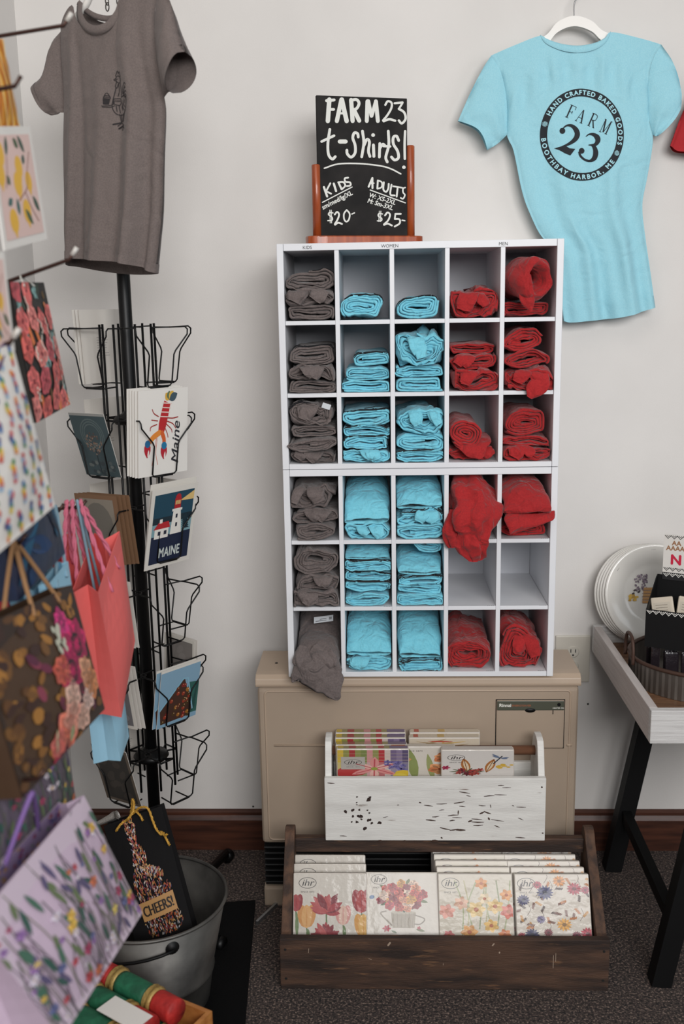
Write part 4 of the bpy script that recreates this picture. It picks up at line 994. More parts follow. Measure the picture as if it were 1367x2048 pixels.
def n_bot(P, r):
    P.rect(0, 0, 1, 1, (226, 218, 206), 0)
    for k in range(12): x, y = r.random(), r.random(); P.stroke([(x, y), (x+.05, y+.1), (x+.02, y+.2)], .006, (96, 70, 60), 1, 4)
    for k in range(34):
        x, y = r.uniform(.03, .97), r.uniform(.03, .95); a = r.uniform(0, 6.28); c_ = r.choice([(204, 146, 60), (120, 70, 50), (84, 60, 50), (196, 120, 50)])
        for j in range(5): P.leaf(x+.02*j*cos(a), y+.02*j*sin(a), x+.02*j*cos(a)+.05*cos(a+1.1), y+.02*j*sin(a)+.05*sin(a+1.1), .02, c_, 2)
    for x, y, q, c_ in ((.40, .72, .09, (44, 44, 96)), (.10, .60, .07, (50, 46, 92)), (.20, .06, .08, (44, 44, 84)), (.8, .78, .08, (158, 40, 62)), (.95, .76, .05, (150, 40, 70)), (.95, .08, .08, (168, 44, 66)), (.64, .22, .08, (206, 150, 60)), (.6, .9, .07, (196, 130, 60)), (.06, .04, .05, (150, 44, 60)), (.42, .1, .05, (120, 50, 60)), (.8, .06, .05, (120, 40, 60)), (.3, .84, .05, (160, 50, 70)), (.33, .3, .05, (70, 50, 110))):
        q *= 1.3
        for j in range(14): a = j*.449; P.leaf(x, y, x+q*cos(a), y+q*sin(a), q*.34, c_ if j % 2 else tuple(min(255, int(v*1.25)) for v in c_), 4)
        P.ell(x, y, q*.3, q*.3, tuple(int(v*.7) for v in c_), 5, n=8)
    ihr(P, .15, .86, 1)
def n_lily(P, r):
    cs = [(216, 186, 70), (150, 150, 80), (172, 60, 62), (146, 150, 86), (128, 140, 80), (214, 150, 150), (150, 150, 90), (186, 60, 64), (214, 200, 190), (120, 104, 140), (140, 124, 156), (96, 84, 120)]
    for i, c_ in enumerate(cs): P.rect(i/12, .62, (i+1)/12, 1, c_, 0); P.rect(i/12, 0, (i+1)/12, .62, tuple(int(v*.6+80) for v in c_), 0)
    for i in range(3): P.rect(0, .68+.1*i, 1, .688+.1*i, (200, 186, 160), 1)
    P.ell(.25, .4, .2, .2, (176, 46, 50), 2); P.ell(.12, .3, .16, .16, (186, 60, 60), 2)
    for k in range(6): a = .5+k*1.05; P.leaf(.52, .42, .52+.36*cos(a), .42+.36*sin(a), .13, (222, 150, 146) if k % 2 else (232, 186, 176), 3); P.stroke([(.52, .42), (.52+.3*cos(a), .42+.3*sin(a))], .02, (190, 80, 90), 4, cap=False)
    P.ell(.52, .42, .05, .05, (150, 160, 70), 5)
    for k in range(14): P.flower(.82+r.uniform(-.12, .12), .5+r.uniform(-.14, .14), .06, 5, (116, 110, 168), (80, 70, 130), 3, r.random())
    P.ell(.93, .28, .12, .1, (220, 190, 60), 4); P.ell(.88, .2, .1, .08, (228, 206, 84), 4)
    ihr(P, .22, .62, 1.0, True)
def n_dragon(P, r):
    P.rect(0, 0, 1, 1, (220, 216, 212), 0)
    for x, a in ((.36, 100), (.62, 70)):
        P.leaf(x, .36, x+.32*cos(RAD(a)), .36+.42*sin(RAD(a)), .13, (176, 112, 56), 2); P.leaf(x+.01, .40, x+.3*cos(RAD(a)), .36+.36*sin(RAD(a)), .07, (226, 206, 176), 3); P.stroke([(x, .36), (x+.32*cos(RAD(a)), .36+.42*sin(RAD(a)))], .01, (110, 60, 30), 4, cap=False)
    for k in range(12): P.flower(.36+r.uniform(-.16, .2), .38+r.uniform(-.07, .06), .06, 6, r.choice([(140, 34, 46), (100, 30, 40), (160, 60, 50)]), (80, 30, 30), 5, r.random())
    for k in range(10): P.leaf(.35, .38, .35+.25*cos(k*.63), .38+.12*sin(k*.63), .03, (84, 94, 60), 4)
    for k in range(16): P.ell(.88+r.uniform(-.1, .1), .55+r.uniform(-.06, .05), .03, .02, (214, 176, 70), 4)
    P.stroke([(.72, .62), (.84, .84)], .02, (50, 56, 70), 5)
    for dx, dy in ((-.12, .08), (-.12, .03), (.1, -.06), (.12, -.02)): P.leaf(.82, .78, .82+dx, .78+dy+.05, .04, (110, 124, 150), 4)
    P.flower(.05, .5, .07, 6, (168, 40, 80), (120, 30, 60), 4); ihr(P, .2, .80, 1)
def n_pale(P, r):
    P.rect(0, 0, 1, 1, (222, 210, 190), 0)
    for k in range(16): P.leaf(r.random(), .6+.4*r.random(), r.random(), .6+.4*r.random(), .04, r.choice([(196, 90, 70), (214, 180, 110), (176, 150, 110)]), 2)
    for k in range(8): P.flower(r.random(), r.random()*.9, .08, 6, (216, 160, 90), (170, 80, 60), 3, r.random())
def n_floral(P, r):
    P.rect(0, 0, 1, 1, (224, 218, 208), 0); P.leaf(.45, 0, .36, .95, .16, (146, 158, 96), 2); P.leaf(.7, 0, .62, .8, .1, (160, 168, 110), 2)
    for x, y, q in ((.2, .62, .17), (.18, .3, .13), (.85, .7, .16), (.8, .35, .18)): P.flower(x, y, q, 6, (214, 130, 84), (150, 70, 40), 3, r.random(), col2=(228, 160, 110), pw=1.0)
    P.text('SINCE 1873', .3, .88, .05, (90, 86, 84), 4)
_pk = {}
def pack(style, fn, label, M, t, group):
    """a wrapped square of paper napkins: body, printed front with its top edge, film seam"""
    if (style, t) not in _pk:
        bm = bmesh.new(); bm_box(bm, -NW/2, NW/2, 0, t, 0, NW, .004, 2); body = bm_obj('paper_body', bm, FILM, None, local=True); bpy.context.scene.collection.objects.unlink(body)
        P = Print(); fn(P, random.Random(hash_(style))); P.c = [(c_[0]*.78, c_[1]*.76, c_[2]*.74, 1) for c_ in P.c]
        # keep shapes inside the face
        def m3(u, v, l):
            lf = {'lily': .52, 'dragon': .5, 'floral': .5, 'pale': .5}.get(style, .17); u = min(1, max(0, u)); v = lf+(1-lf)*min(1, max(0, v)); return (-NW/2+.002+(NW-.004)*u, -.0006-l*.00012, .003+(NW-.006)*v)
        pr = P.build('print', m3, GLOSS, None, True); bpy.context.scene.collection.objects.unlink(pr)
        # top edge: the colours of the front's upper rim carried over the fold
        r2 = random.Random(hash_(style)+5); P2 = Print(); top = TOPC[style]; x = 0
        P2.rect(0, 0, 1, 1, top[0], 0)
        for c_, a, b in top[1]: P2.rect(a, 0, b, 1, c_, 1)
        P2.c = [(c_[0]*.74, c_[1]*.72, c_[2]*.70, 1) for c_ in P2.c]
        pe = P2.build('edge_print', lambda u, v, l: (-NW/2+.003+(NW-.006)*u, .001+(t-.002)*v, NW+.0006+l*.0002), GLOSS, None, True); bpy.context.scene.collection.objects.unlink(pe)
        _pk[(style, t)] = (body.data, pr.data, pe.data)
        for o in (body, pr, pe): bpy.data.objects.remove(o)
    b, p, e = _pk[(style, t)]
    root = thing('napkin_pack', label, 'napkins', M=M, group=group)
    for nm, me in (('paper_body', b), ('print', p), ('edge_print', e)):
        o = link(bpy.data.objects.new(nm, me)); o.parent = root
    return root
def hash_(s): return sum(ord(c)*(i+3) for i, c in enumerate(s))
RB = (150, 44, 56); OR_ = (206, 150, 70); GR_ = (150, 150, 110)
TOPC = {'tulip': (WH, [((196, 176, 120), .36, .39)]), 'bouquet': ((216, 210, 200), []), 'daff': ((214, 204, 188), [(RB, .08, .12), ((176, 182, 140), .36, .44), ((190, 110, 90), .52, .56), (GR_, .7, .74)]),
        'bot': ((216, 208, 196), [(RB, .26, .32), ((170, 120, 60), .58, .70), ((120, 60, 60), .84, .88)]), 'lily': ((160, 150, 100), [((216, 186, 70), 0, .08), ((172, 60, 62), .16, .26), ((214, 150, 150), .4, .5), ((186, 60, 64), .58, .66), ((120, 104, 140), .74, 1)]),
        'dragon': ((220, 216, 212), []), 'pale': ((222, 210, 190), [((196, 90, 70), .05, .12), ((214, 180, 110), .4, .5)]), 'floral': ((216, 208, 196), [((214, 130, 84), .1, .3)])}
def lean_at(x, y, z, tilt, yaw=0.0, roll=0.0):
    return Matrix.Translation((x, y, z)) @ Matrix.Rotation(RAD(yaw), 4, 'Z') @ Matrix.Rotation(RAD(-tilt), 4, 'X') @ Matrix.Rotation(RAD(roll), 4, 'Y')

# ================================================================== BROWN WOODEN CRATE
OLDW = mat('weathered_wood', (84, 60, 46), rough=0.75, col2=(44, 32, 27), vscale=5, vstretch=(1.2, 9, 9), vmix=(.38, .62), bump=0.5, bscale=60, bstretch=(1, 8, 8), col3=(128, 92, 64), wear=(30, (.5, 4, 4), .62, .78), detail=8)
OLDE = mat('weathered_wood_end', (96, 68, 50), rough=0.75, col2=(56, 40, 32), vscale=6, vstretch=(9, 9, 1.2), bump=0.5, bscale=60, bstretch=(8, 8, 1))
cx0, cx1 = -.222, .484
t = thing('wooden_crate', 'dark weathered wooden crate of napkin packs on the carpet', 'crate', ((cx0+cx1)/2, -.48, 0))
prism('front_board', [(-.590, .0), (-.570, .0), (-.570, .119), (-.590, .121)], 'x', cx0, cx1, OLDW, t, .002)
for xa, xb in ((cx0+.001, cx0+.023), (cx1-.023, cx1-.001)):
    prism('end_board', [(-.569, .0), (-.378, .0), (-.378, .262), (-.384, .277), (-.400, .281), (-.414, .272), (-.424, .255), (-.560, .118), (-.569, .116)], 'x', xa, xb, OLDE, t, .002)
box('rail', cx0+.023, cx1-.023, -.410, -.390, .221, .256, OLDW, t, .003)
box('bottom_board', cx0+.023, cx1-.023, -.569, -.38, .050, .067, OLDW, t, .001)
box('back_board', cx0+.023, cx1-.023, -.392, -.380, .0, .085, OLDW, t, .001)
for xx in (cx0+.012, cx1-.012):
    for zz in (.025, .095):
        V, F = lathe_geo([(0, .001), (.0025, .001), (.003, 0)], 10); mesh_obj('nail_head', [(xx+v[0], -.590-v[2], zz+v[1]) for v in V], F, DARK, t)
P = Print(); r = random.Random(5)
for (x, z, dx, dz, w_) in ((.012, .107, .004, .006, .004), (.235, .108, .003, .004, .003), (.365, .055, 0, .03, .0012), (.25, .09, .0, .002, .003), (-.03, .075, .006, -.003, .001), (.13, .06, .0, .004, .001), (-.16, .088, .001, .01, .0012), (.37, .07, .0, .02, .001)):
    P.stroke([(x, z), (x+dx, z+dz)], w_, (168, 148, 130), 0)
tag(P.build('scuff_marks', lambda u, v, l: (u, -.5903-.0001*l, v), PAPER, t), kind='stuff')
GN = 'napkin packs in the brown crate'
zf = .0675
TL = 28
for k, w_ in enumerate(('frontmost', 'second', 'rearmost')):
    pack('tulip', n_tulip, f'white napkin pack with red and orange tulips, {w_} in the crate', lean_at(at(660-k*2, 1800, -.5).x, -.560+.038*k, zf, TL), .022, GN)
pack('bouquet', n_bouquet, 'white napkin pack with a watering can bouquet in the brown crate', lean_at(at(806, 1800, -.5).x-.002, -.556, zf, TL+4, 0, 0), .022, GN)
ORD = ['frontmost', 'second', 'third', 'fourth', 'fifth', 'rearmost']
for k in range(6):
    pack('daff', n_daff, f'pale napkin pack with daffodils and poppies, {ORD[k]} of its row', lean_at(at(950-k*1.5, 1800, -.5).x, -.560+.027*k, zf, TL), .020, GN)
    pack('bot', n_bot, f'white napkin pack scattered with small blue and red flowers, {ORD[k]} of its row', lean_at(at(1103-k*4, 1800, -.5).x, -.560+.027*k, zf-.0, TL), .020, GN)

# ================================================================== WHITE CADDY on the crate's rail
WPAINT = mat('chipped_white_paint', (226, 224, 219), rough=0.6, col2=(204, 201, 196), vscale=7, vstretch=(1, 6, 6), vmix=(.45, .8), bump=0.3, bscale=50, bstretch=(1, 6, 6), col3=(104, 78, 62), wear=(16, (.6, 4, 4), .68, .74), detail=6)
DOW = mat('dowel_wood', (116, 78, 56), rough=0.5, col2=(90, 58, 42), vscale=8, vstretch=(1, 8, 8))
fy, by = -.420, -.284
p0 = at(648, 1557, fy); p1 = at(1092, 1557, fy); wx0, wx1, wz1 = p0.x, p1.x, (p0.z+p1.z)/2; wz0 = .2565
t = thing('wooden_caddy', 'white chipped-paint wooden caddy of napkins resting on the brown crate rail', 'caddy', ((wx0+wx1)/2, (fy+by)/2, wz0))
box('front_board', wx0, wx1, fy, fy+.014, wz0, wz1, WPAINT, t, .002)
box('back_board', wx0+.014, wx1-.014, by-.012, by, wz0, wz1-.02, WPAINT, t, .002)
ym = (fy+by)/2; zt = at(660, 1470, ym).z
for xa, xb in ((wx0+.001, wx0+.016), (wx1-.016, wx1-.001)):
    prism('end_board', [(fy+.0141, wz0), (by, wz0), (by, wz1-.02), (ym+.032, zt-.012), (ym+.022, zt-.002), (ym+.01, zt), (ym-.012, zt), (ym-.026, zt-.004), (ym-.034, zt-.016), (fy+.0141, wz1-.002)], 'x', xa, xb, WPAINT, t, .002)
box('bottom_board', wx0+.016, wx1-.016, fy+.0141, by-.012, .288, .300, WPAINT, t)
zd = at(1060, 1500, ym).z
tube('handle_dowel', [(wx0+.014, ym, zd), (wx1-.014, ym, zd)], .011, DOW, t, 14)
P = Print(); r = random.Random(11)
def wm(u, v): q = at(630+u/2.848, 1440+v/2.848, fy); return q.x, q.z
for u, v, du, dv, w_ in ((820, 408, 60, 10, 5), (860, 430, 25, 5, 4), (960, 435, 60, -4, 5), (1020, 425, 70, 2, 4), (590, 468, 14, 4, 7), (620, 485, 50, 6, 5), (690, 478, 60, -2, 4), (790, 475, 60, -10, 6), (820, 490, 35, 4, 5), (705, 515, 30, -4, 4), (930, 485, 40, 4, 4), (935, 535, 30, -14, 8), (960, 520, 40, 14, 7), (1000, 500, -4, -20, 4), (630, 568, 55, 6, 7), (665, 552, 40, -4, 5), (755, 545, 60, -4, 5), (765, 575, 30, -4, 6), (780, 555, 55, 2, 4), (870, 580, 24, -8, 9), (890, 580, 70, 2, 6), (900, 600, 55, -2, 6), (890, 563, 60, 4, 5), (985, 555, 8, 14, 9), (1000, 565, 75, 12, 4), (710, 612, 60, 14, 6), (765, 628, 50, -8, 6), (800, 625, 55, 2, 10), (1020, 600, 30, 12, 5), (1120, 487, 12, 4, 4), (1145, 495, 55, 2, 4), (1155, 558, 30, 12, 4), (1140, 668, 55, 4, 5), (1040, 372, 35, 0, 4), (1065, 385, 50, 0, 4), (385, 555, 30, -6, 3), (466, 485, 12, 0, 4), (815, 515, -2, 24, 6), (1290, 645, 10, 0, 7), (1285, 382, 10, 2, 9), (70, 358, 40, 2, 5), (360, 686, 24, 2, 10), (665, 686, 36, 2, 12), (505, 686, 10, 0, 8), (140, 660, 40, 2, 4), (715, 668, 10, 6, 8)):
    a = wm(u, v); b = wm(u+du, v+dv); P.stroke([a, ((a[0]+b[0])/2, (a[1]+b[1])/2+r.uniform(-.0008, .0008)), b], [w_*.00028, w_*.00050, w_*.00018], (66, 46, 38), 0, cap=False)
for u, v, q in ((172, 523, 10), (215, 513, 11), (250, 512, 8), (238, 438, 6), (305, 455, 13), (312, 440, 8), (262, 548, 13), (245, 548, 9), (215, 548, 7), (238, 580, 9), (262, 565, 7), (300, 572, 10), (312, 567, 8), (320, 586, 8), (366, 586, 11), (283, 618, 10), (208, 580, 5), (298, 513, 5), (308, 530, 6), (237, 470, 5), (237, 482, 4)):
    x, z = wm(u, v); P.ell(x, z, q*.00043, q*.00036, (52, 38, 34), 0, r.random(), 7, .4, r)
tag(P.build('paint_chips', lambda u, v, l: (u, fy-.0003-.0001*l, v), PAPER, t), kind='stuff')
GC = 'napkin packs in the white caddy'
zb_ = .3005
for k in range(2): pack('lily', n_lily, ['striped napkin pack with a pink lily, frontmost in the white caddy', 'striped napkin pack with a pink lily, second in the white caddy'][k], lean_at(at(745-k*3, 1520, -.4).x, -.400+.022*k, zb_+.002, 4), .018, GC)
for k in range(2): pack('lily', n_lily, ['striped lily napkin pack just behind the caddy dowel', 'striped lily napkin pack farthest back in the white caddy'][k], lean_at(at(741, 1520, -.33).x, -.3385+.020*k, zb_+.006+.004*k, 0), .018, GC)
pack('floral', n_floral, 'white napkin pack with orange flowers in the middle of the white caddy', lean_at(at(838, 1520, -.38).x, -.378, zb_-.0, 2), .014, GC)
pack('dragon', n_dragon, 'white napkin pack with feathers and a blue dragonfly in the white caddy', lean_at(at(955, 1520, -.4).x, -.403, zb_+.002, 3), .020, GC)
for k in range(2): pack('pale', n_pale, ['cream napkin pack just behind the dowel in the white caddy', 'cream napkin pack farthest back in the white caddy'][k], lean_at(at(884+k*2, 1520, -.33).x+.004, -.3385+.020*k, zb_+.006+.004*k, 0), .018, GC)
# ================================================================== SPINNER CARD RACK
RBLK = mat('rack_black', (8, 8, 9), rough=0.42, spec=.3)
RC = Vector((-.520, -.410, 0)); PHI = [-40, -122, 140, 50]
t = thing('card_rack', 'black wire spinner rack of greeting cards in the corner', 'rack', (RC.x, RC.y, 0))
V, F = lathe_geo([(0.0001, .03), (.0135, .03), (.0135, 1.60), (.011, 1.605), (.0001, 1.605)], 20, (RC.x, RC.y, 0)); mesh_obj('pole', V, F, RBLK, t, True)
V, F = lathe_geo([(.0136, 0), (.024, 0), (.026, .012), (.020, .03), (.0136, .034)], 20, (RC.x, RC.y, .02)); mesh_obj('base_hub', V, F, RBLK, t, True)
for z in (1.215, .452):
    V, F = lathe_geo([(.0136, 0), (.034, .002), (.040, .010), (.034, .018), (.020, .024), (.0136, .030)], 20, (RC.x, RC.y, z)); mesh_obj('collar', V, F, RBLK, t, True)
for a in (72, 162, 252, 342):
    d = Vector((cos(RAD(a)), sin(RAD(a)), 0)); L_ = .345 if a in (72,) else .26
    if a != 72: L_ = {162: .26, 252: .13, 342: .15}[a]
    p = tube('foot', [RC+d*.02+Vector((0, 0, .05)), RC+d*.10+Vector((0, 0, .042)), RC+d*L_+Vector((0, 0, .026))], .011, RBLK, t, 10)
    tube('foot_cap', [RC+d*(L_-.006)+Vector((0, 0, .017)), RC+d*(L_+.014)+Vector((0, 0, .017))], .017, RBLK, p, 12)
TZ = [1.417-.183*k for k in range(6)]
def fl_(phi, u, r, z):
    a = RAD(phi); n = Vector((cos(a), sin(a), 0)); tt = Vector((-sin(a), cos(a), 0)); return RC+n*r+tt*u+Vector((0, 0, z))
for fi, phi in enumerate(PHI):
    for u in (-.020, .020): tube('upright_wire', [fl_(phi, u, .056, 1.425), fl_(phi, u, .056, .40)], .0026, RBLK, t, 8)
    for z in (1.224, .460): tube('spoke_wire', [fl_(phi, 0, .030, z), fl_(phi, -.02, .056, z+.004), fl_(phi, .02, .056, z+.004), fl_(phi, 0, .030, z)], .0024, RBLK, t, 6)
    for k, z in enumerate(TZ):
        w = .064; n_ = .031
        pts = [fl_(phi, -.020, .056, z), fl_(phi, -w+.004, .060, z), fl_(phi, -w, .066, z), fl_(phi, -w, .112, z+.001), fl_(phi, -w-.001, .118, z-.004), fl_(phi, -w, .118, z-.014), fl_(phi, -n_-.004, .114, z-.046), fl_(phi, -n_, .113, z-.054), fl_(phi, -n_, .102, z-.112), fl_(phi, -n_+.004, .100, z-.117),
               fl_(phi, n_-.004, .100, z-.117), fl_(phi, n_, .102, z-.112), fl_(phi, n_, .113, z-.054), fl_(phi, n_+.004, .114, z-.046), fl_(phi, w, .118, z-.014), fl_(phi, w+.001, .118, z-.004), fl_(phi, w, .112, z+.001), fl_(phi, w, .066, z), fl_(phi, w-.004, .060, z), fl_(phi, .020, .056, z)]
        o = tube('wire_pocket', pts, .0017, RBLK, t, 6)
        tube('pocket_floor', [fl_(phi, -.020, .056, z-.118), fl_(phi, -.022, .100, z-.119), fl_(phi, .022, .100, z-.119), fl_(phi, .020, .056, z-.118)], .0017, RBLK, o, 6)
# ------------------------------------------------------------------ the cards
CARDB = mat('card_stock', (214, 209, 202), rough=0.6)
def card(label, fi, tier, w, h, fn=None, r=.094, lean=6, du=0.0, dz=0.0, th=.0012, yaw=0.0, cat='card', bodym=None, back=None, group='greeting cards in the spinner rack', name='greeting_card', seed=1):
    phi = PHI[fi]+yaw; a = RAD(phi)
    M = Matrix.Translation(fl_(PHI[fi], du, r, TZ[tier]-.1165+dz)) @ Matrix.Rotation(a+pi/2, 4, 'Z') @ Matrix.Rotation(RAD(lean), 4, 'X')
    root = thing(name, label, cat, M=M, group=group)
    box('card_body', -w/2, w/2, 0, th, 0, h, bodym or CARDB, root, local=True)
    if fn:
        P = Print(); fn(P, random.Random(seed)); P.build('print', lambda u, v, l: (-w/2+w*u, -.0004-l*.00012, h*v), PAPER, root, True)
    if back:
        P = Print(); back(P, random.Random(seed)); P.build('back_print', lambda u, v, l: (w/2-w*u, th+.0004+l*.00012, h*v), PAPER, root, True)
    return root
def c_lobster(P, r):
    P.rect(0, 0, 1, 1, (222, 218, 212), 0)
    X = lambda u, v: ((u-845)/295+.01+(v-815)*.00008, 1-(v-815)/500+(u-845)*.00009)
    def st(pts, w, c_, l=2, sm=3): P.stroke([X(*p) for p in pts], w, c_, l, sm if len(pts) > 2 else 0)
    st([(1010, 900), (985, 1000), (965, 1080)], [.13, .15, .15, .10], (176, 34, 38), 3)
    for k, (u, v) in enumerate(((1010, 905), (1003, 930), (996, 955), (988, 980))): st([(u-26, v-4), (u+26, v+6)], .012, (220, 200, 190), 5)
    for dx, dy, c_ in ((-22, -40, (206, 160, 60)), (0, -52, (90, 110, 80)), (25, -48, (210, 170, 70)), (48, -30, (60, 80, 90))):
        a = X(1022, 888); b = X(1022+dx, 888+dy); P.leaf(a[0], a[1], b[0], b[1], .10, c_, 4)
    st([(960, 1070), (925, 1090), (895, 1120)], .07, (214, 130, 50), 4); st([(975, 1075), (985, 1110), (985, 1140)], .07, (200, 90, 40), 4)
    for cx_, cy_, col in ((888, 1130, (30, 96, 140)), (985, 1155, (30, 110, 150))):
        a = X(cx_, cy_-15); b = X(cx_-5, cy_+75); P.leaf(a[0], a[1]+.02, b[0], b[1], .13, (170, 30, 44), 5); P.ell(a[0], a[1]-.02, .055, .045, col, 6)
        P.leaf(b[0]+.01, b[1], b[0]+.03, b[1]+.09, .03, (222, 218, 212), 7)
    for p in (((955, 975), (930, 955), (920, 930)), ((950, 1000), (915, 990)), ((945, 1020), (910, 1030), (905, 1050)), ((1005, 990), (1040, 998), (1072, 995)), ((1005, 1010), (1040, 1030), (1058, 1060)), ((1000, 1025), (1030, 1060), (1035, 1080)), ((990, 1040), (1005, 1080), (1010, 1105))): st(p, .014, (150, 40, 36), 3)
    st([(940, 1100), (925, 1180), (910, 1255)], .008, (190, 80, 50), 4); st([(945, 1100), (935, 1190), (945, 1255)], .008, (190, 80, 50), 4)
    q = X(1062, 1240); P.text('Maine', .80, .10, .21, (40, 40, 46), 3, 'l', RAD(86), .25, 1.0, bold=.012)
def c_light(P, r):
    P.rect(0, 0, 1, 1, (214, 209, 200), 0); P.rect(.07, .06, .93, .93, (28, 66, 84), 1)
    P.rect(.07, .40, .93, .58, (120, 156, 164), 2); P.rect(.07, .56, .93, .64, (24, 40, 50), 2); P.rect(.07, .06, .93, .41, (22, 32, 58), 3)
    P.poly([(.62, .81), (.93, .93-.02), (.93, .80)], (214, 182, 116), 3)
    P.poly([(.47, .40), (.72, .40), (.66, .70), (.50, .70)], (226, 222, 214), 4); P.rect(.47, .69, .69, .72, (226, 222, 214), 5); P.rect(.51, .72, .65, .85, (170, 32, 38), 5); P.rect(.525, .77, .635, .82, (224, 186, 120), 6); P.ell(.58, .86, .06, .045, (170, 32, 38), 5)
    for k in range(4): P.rect(.535+.026*k, .77, .542+.026*k, .82, (120, 40, 40), 7)
    P.rect(.56, .60, .60, .65, (30, 34, 50), 6); P.rect(.57, .49, .61, .54, (30, 34, 50), 6)
    P.rect(.13, .38, .43, .50, (226, 222, 214), 4); P.poly([(.10, .50), (.46, .50), (.42, .58), (.20, .58)], (176, 36, 42), 5); P.rect(.22, .57, .28, .62, (226, 222, 214), 5)
    for x in (.2, .33): P.rect(x, .42, x+.06, .47, (40, 44, 60), 6)
    for k in range(7): P.poly([(.72-.02*k/3, .44+.025*k), (.90-.012*k, .44+.025*k), (.80, .49+.025*k)], (22, 44, 54), 4)
    P.text('MAINE', .5, .13, .17, (196, 204, 200), 5, 'c', 0, 0, .88, .03, bold=.025)
def c_mandala(P, r):
    P.rect(0, 0, 1, 1, (62, 78, 82), 0); P.rect(0, .96, 1, 1, (150, 150, 146), 1)
    for k in range(3): P.stroke([(.52+(.22+.05*k)*cos(a), .66+(.17+.04*k)*sin(a)) for a in [2*pi*i/24 for i in range(25)]], .02, (92, 106, 106), 1, cap=False)
    for k in range(60): a = r.uniform(0, 6.28); q = .22*math.sqrt(r.random()); P.ell(.5+q*cos(a), .52+q*.8*sin(a), .02, .016, r.choice([(120, 96, 84), (92, 70, 62), (140, 120, 104)]), 2, n=6)
    P.stroke([(.5, .45), (.48, .2), (.5, .05)], .03, (40, 52, 56), 2)
    for k in range(26): P.ell(r.uniform(.2, .9), r.uniform(.04, .24), .05, .03, r.choice([(82, 92, 92), (100, 108, 106), (56, 66, 70)]), 1, n=7)
def c_berry(P, r):
    P.rect(0, 0, 1, 1, (126, 160, 182), 0); P.rect(0, .965, 1, 1, (214, 209, 200), 1)
    P.poly([(.62, .1), (1, .08), (1, .62), (.74, .66)], (44, 92, 84), 1)
    for k in range(10): P.leaf(.8+.02*k, .1+.05*k, .95, .2+.05*k, .06, (30, 70, 66), 2)
    P.poly([(.08, .06), (.80, .06), (.86, .18), (.62, .74), (.56, .74), (.04, .30)], (66, 40, 30), 3)
    P.stroke([(.04, .32), (.58, .76), (.70, .74), (.88, .16)], .03, (130, 176, 196), 4)
    for k in range(46):
        a, b = r.uniform(.1, .8), r.uniform(.08, .66)
        if b < .8-abs(a-.6)*1.3+0: P.ell(a, b, .045, .036, r.choice([(120, 36, 32), (90, 44, 24), (150, 96, 36), (140, 50, 30), (70, 50, 22)]), 5, n=8); P.ell(a+.012, b+.012, .01, .008, (224, 180, 140), 6, n=6)
def c_back(P, r):
    P.rect(0, 0, 1, 1, (206, 200, 192), 0)
    for k in range(9): P.stroke([(.35, .34+.035*k), (.35+r.uniform(.14, .3), .34+.035*k)], .008, (150, 146, 142), 1, cap=False)
def c_photo(c1, c2, c3=(214, 209, 200)):
    def f(P, r):
        P.rect(0, 0, 1, 1, c3, 0); P.rect(.07, .05, .93, .95, c1, 1)
        for k in range(14): P.ell(r.uniform(.2, .8), r.uniform(.15, .85), .12, .06, c2, 2, r.random(), 8)
    return f
LB = (.127, .178)
card('white greeting card with a red lobster reading Maine, frontmost in its pocket', 0, 1, *LB, c_lobster, r=.097, lean=5)
for k in range(4): card(['second', 'third', 'fourth', 'rearmost'][k]+' white lobster card, behind the front one in its pocket', 0, 1, *LB, c_lobster, r=.092-.0045*k, lean=5, du=-.004-.003*k, dz=.0015*k)
card('greeting card with a lighthouse at night reading MAINE, frontmost in its pocket', 0, 2, *LB, c_light, r=.094, lean=13, yaw=4, dz=-.012)
card('second lighthouse card showing only its white rim behind the front one', 0, 2, *LB, c_light, r=.088, lean=11, yaw=4, du=.006, dz=-.004)
card('dark teal card with a seed head in the upper left pocket of the rack', 1, 1, .095, .140, c_mandala, r=.088, lean=17, yaw=4)
card('blue card with a carton of berries, frontmost in the low right pocket', 0, 4, .108, .140, c_berry, r=.097, lean=12)
card('second blue berry card peeking out behind the front one', 0, 4, .108, .140, c_berry, r=.092, lean=11, du=-.007, dz=.001)
for k in range(3): card(['white card seen from its lined back in the top left pocket', 'second white card in the top left pocket', 'outermost white card in the top left pocket'][k], 2, 0, .108, .155, None, r=.082+.006*k, lean=3, du=.004*k, back=c_back if k == 0 else None)
card('white card seen from behind in the second tier back pocket', 2, 1, .108, .150, None, r=.085, lean=3, back=c_back)
card('white card with a fold line in the third tier back pocket', 2, 2, .108, .150, None, r=.085, lean=3, back=c_back)
card('white card half hidden by the pole in the fourth tier back pocket', 2, 3, .108, .150, None, r=.085, lean=3, back=c_back)
card('dark green framed card in the fifth tier back pocket', 2, 4, .108, .150, None, r=.085, lean=3, back=c_photo((44, 58, 54), (60, 72, 66)))
card('pale card in the lowest back pocket', 2, 5, .108, .150, None, r=.085, lean=3, back=c_back)
KR = mat('kraft_card', (120, 90, 66), rough=0.7)
for k in range(4): card(['brown kraft card with an oval print, frontmost of four', 'second brown kraft card of four', 'third brown kraft card of four', 'rearmost brown kraft card of four'][k], 1, 2, .108, .150, (lambda P, r: (P.rect(0, 0, 1, 1, (120, 90, 66), 0), P.rect(.1, .08, .9, .94, (132, 124, 112), 1), P.ell(.5, .55, .34, .34, (104, 100, 92), 2, 0, 18))), r=.098-.007*k, lean=8, du=.005*k, yaw=8, bodym=KR)
for k in range(3): card(['white card standing in the fourth tier left pocket', 'second white card in the fourth tier left pocket', 'rearmost white card in the fourth tier left pocket'][k], 1, 3, .108, .150, None, r=.098-.007*k, lean=7, yaw=8, du=.004*k)
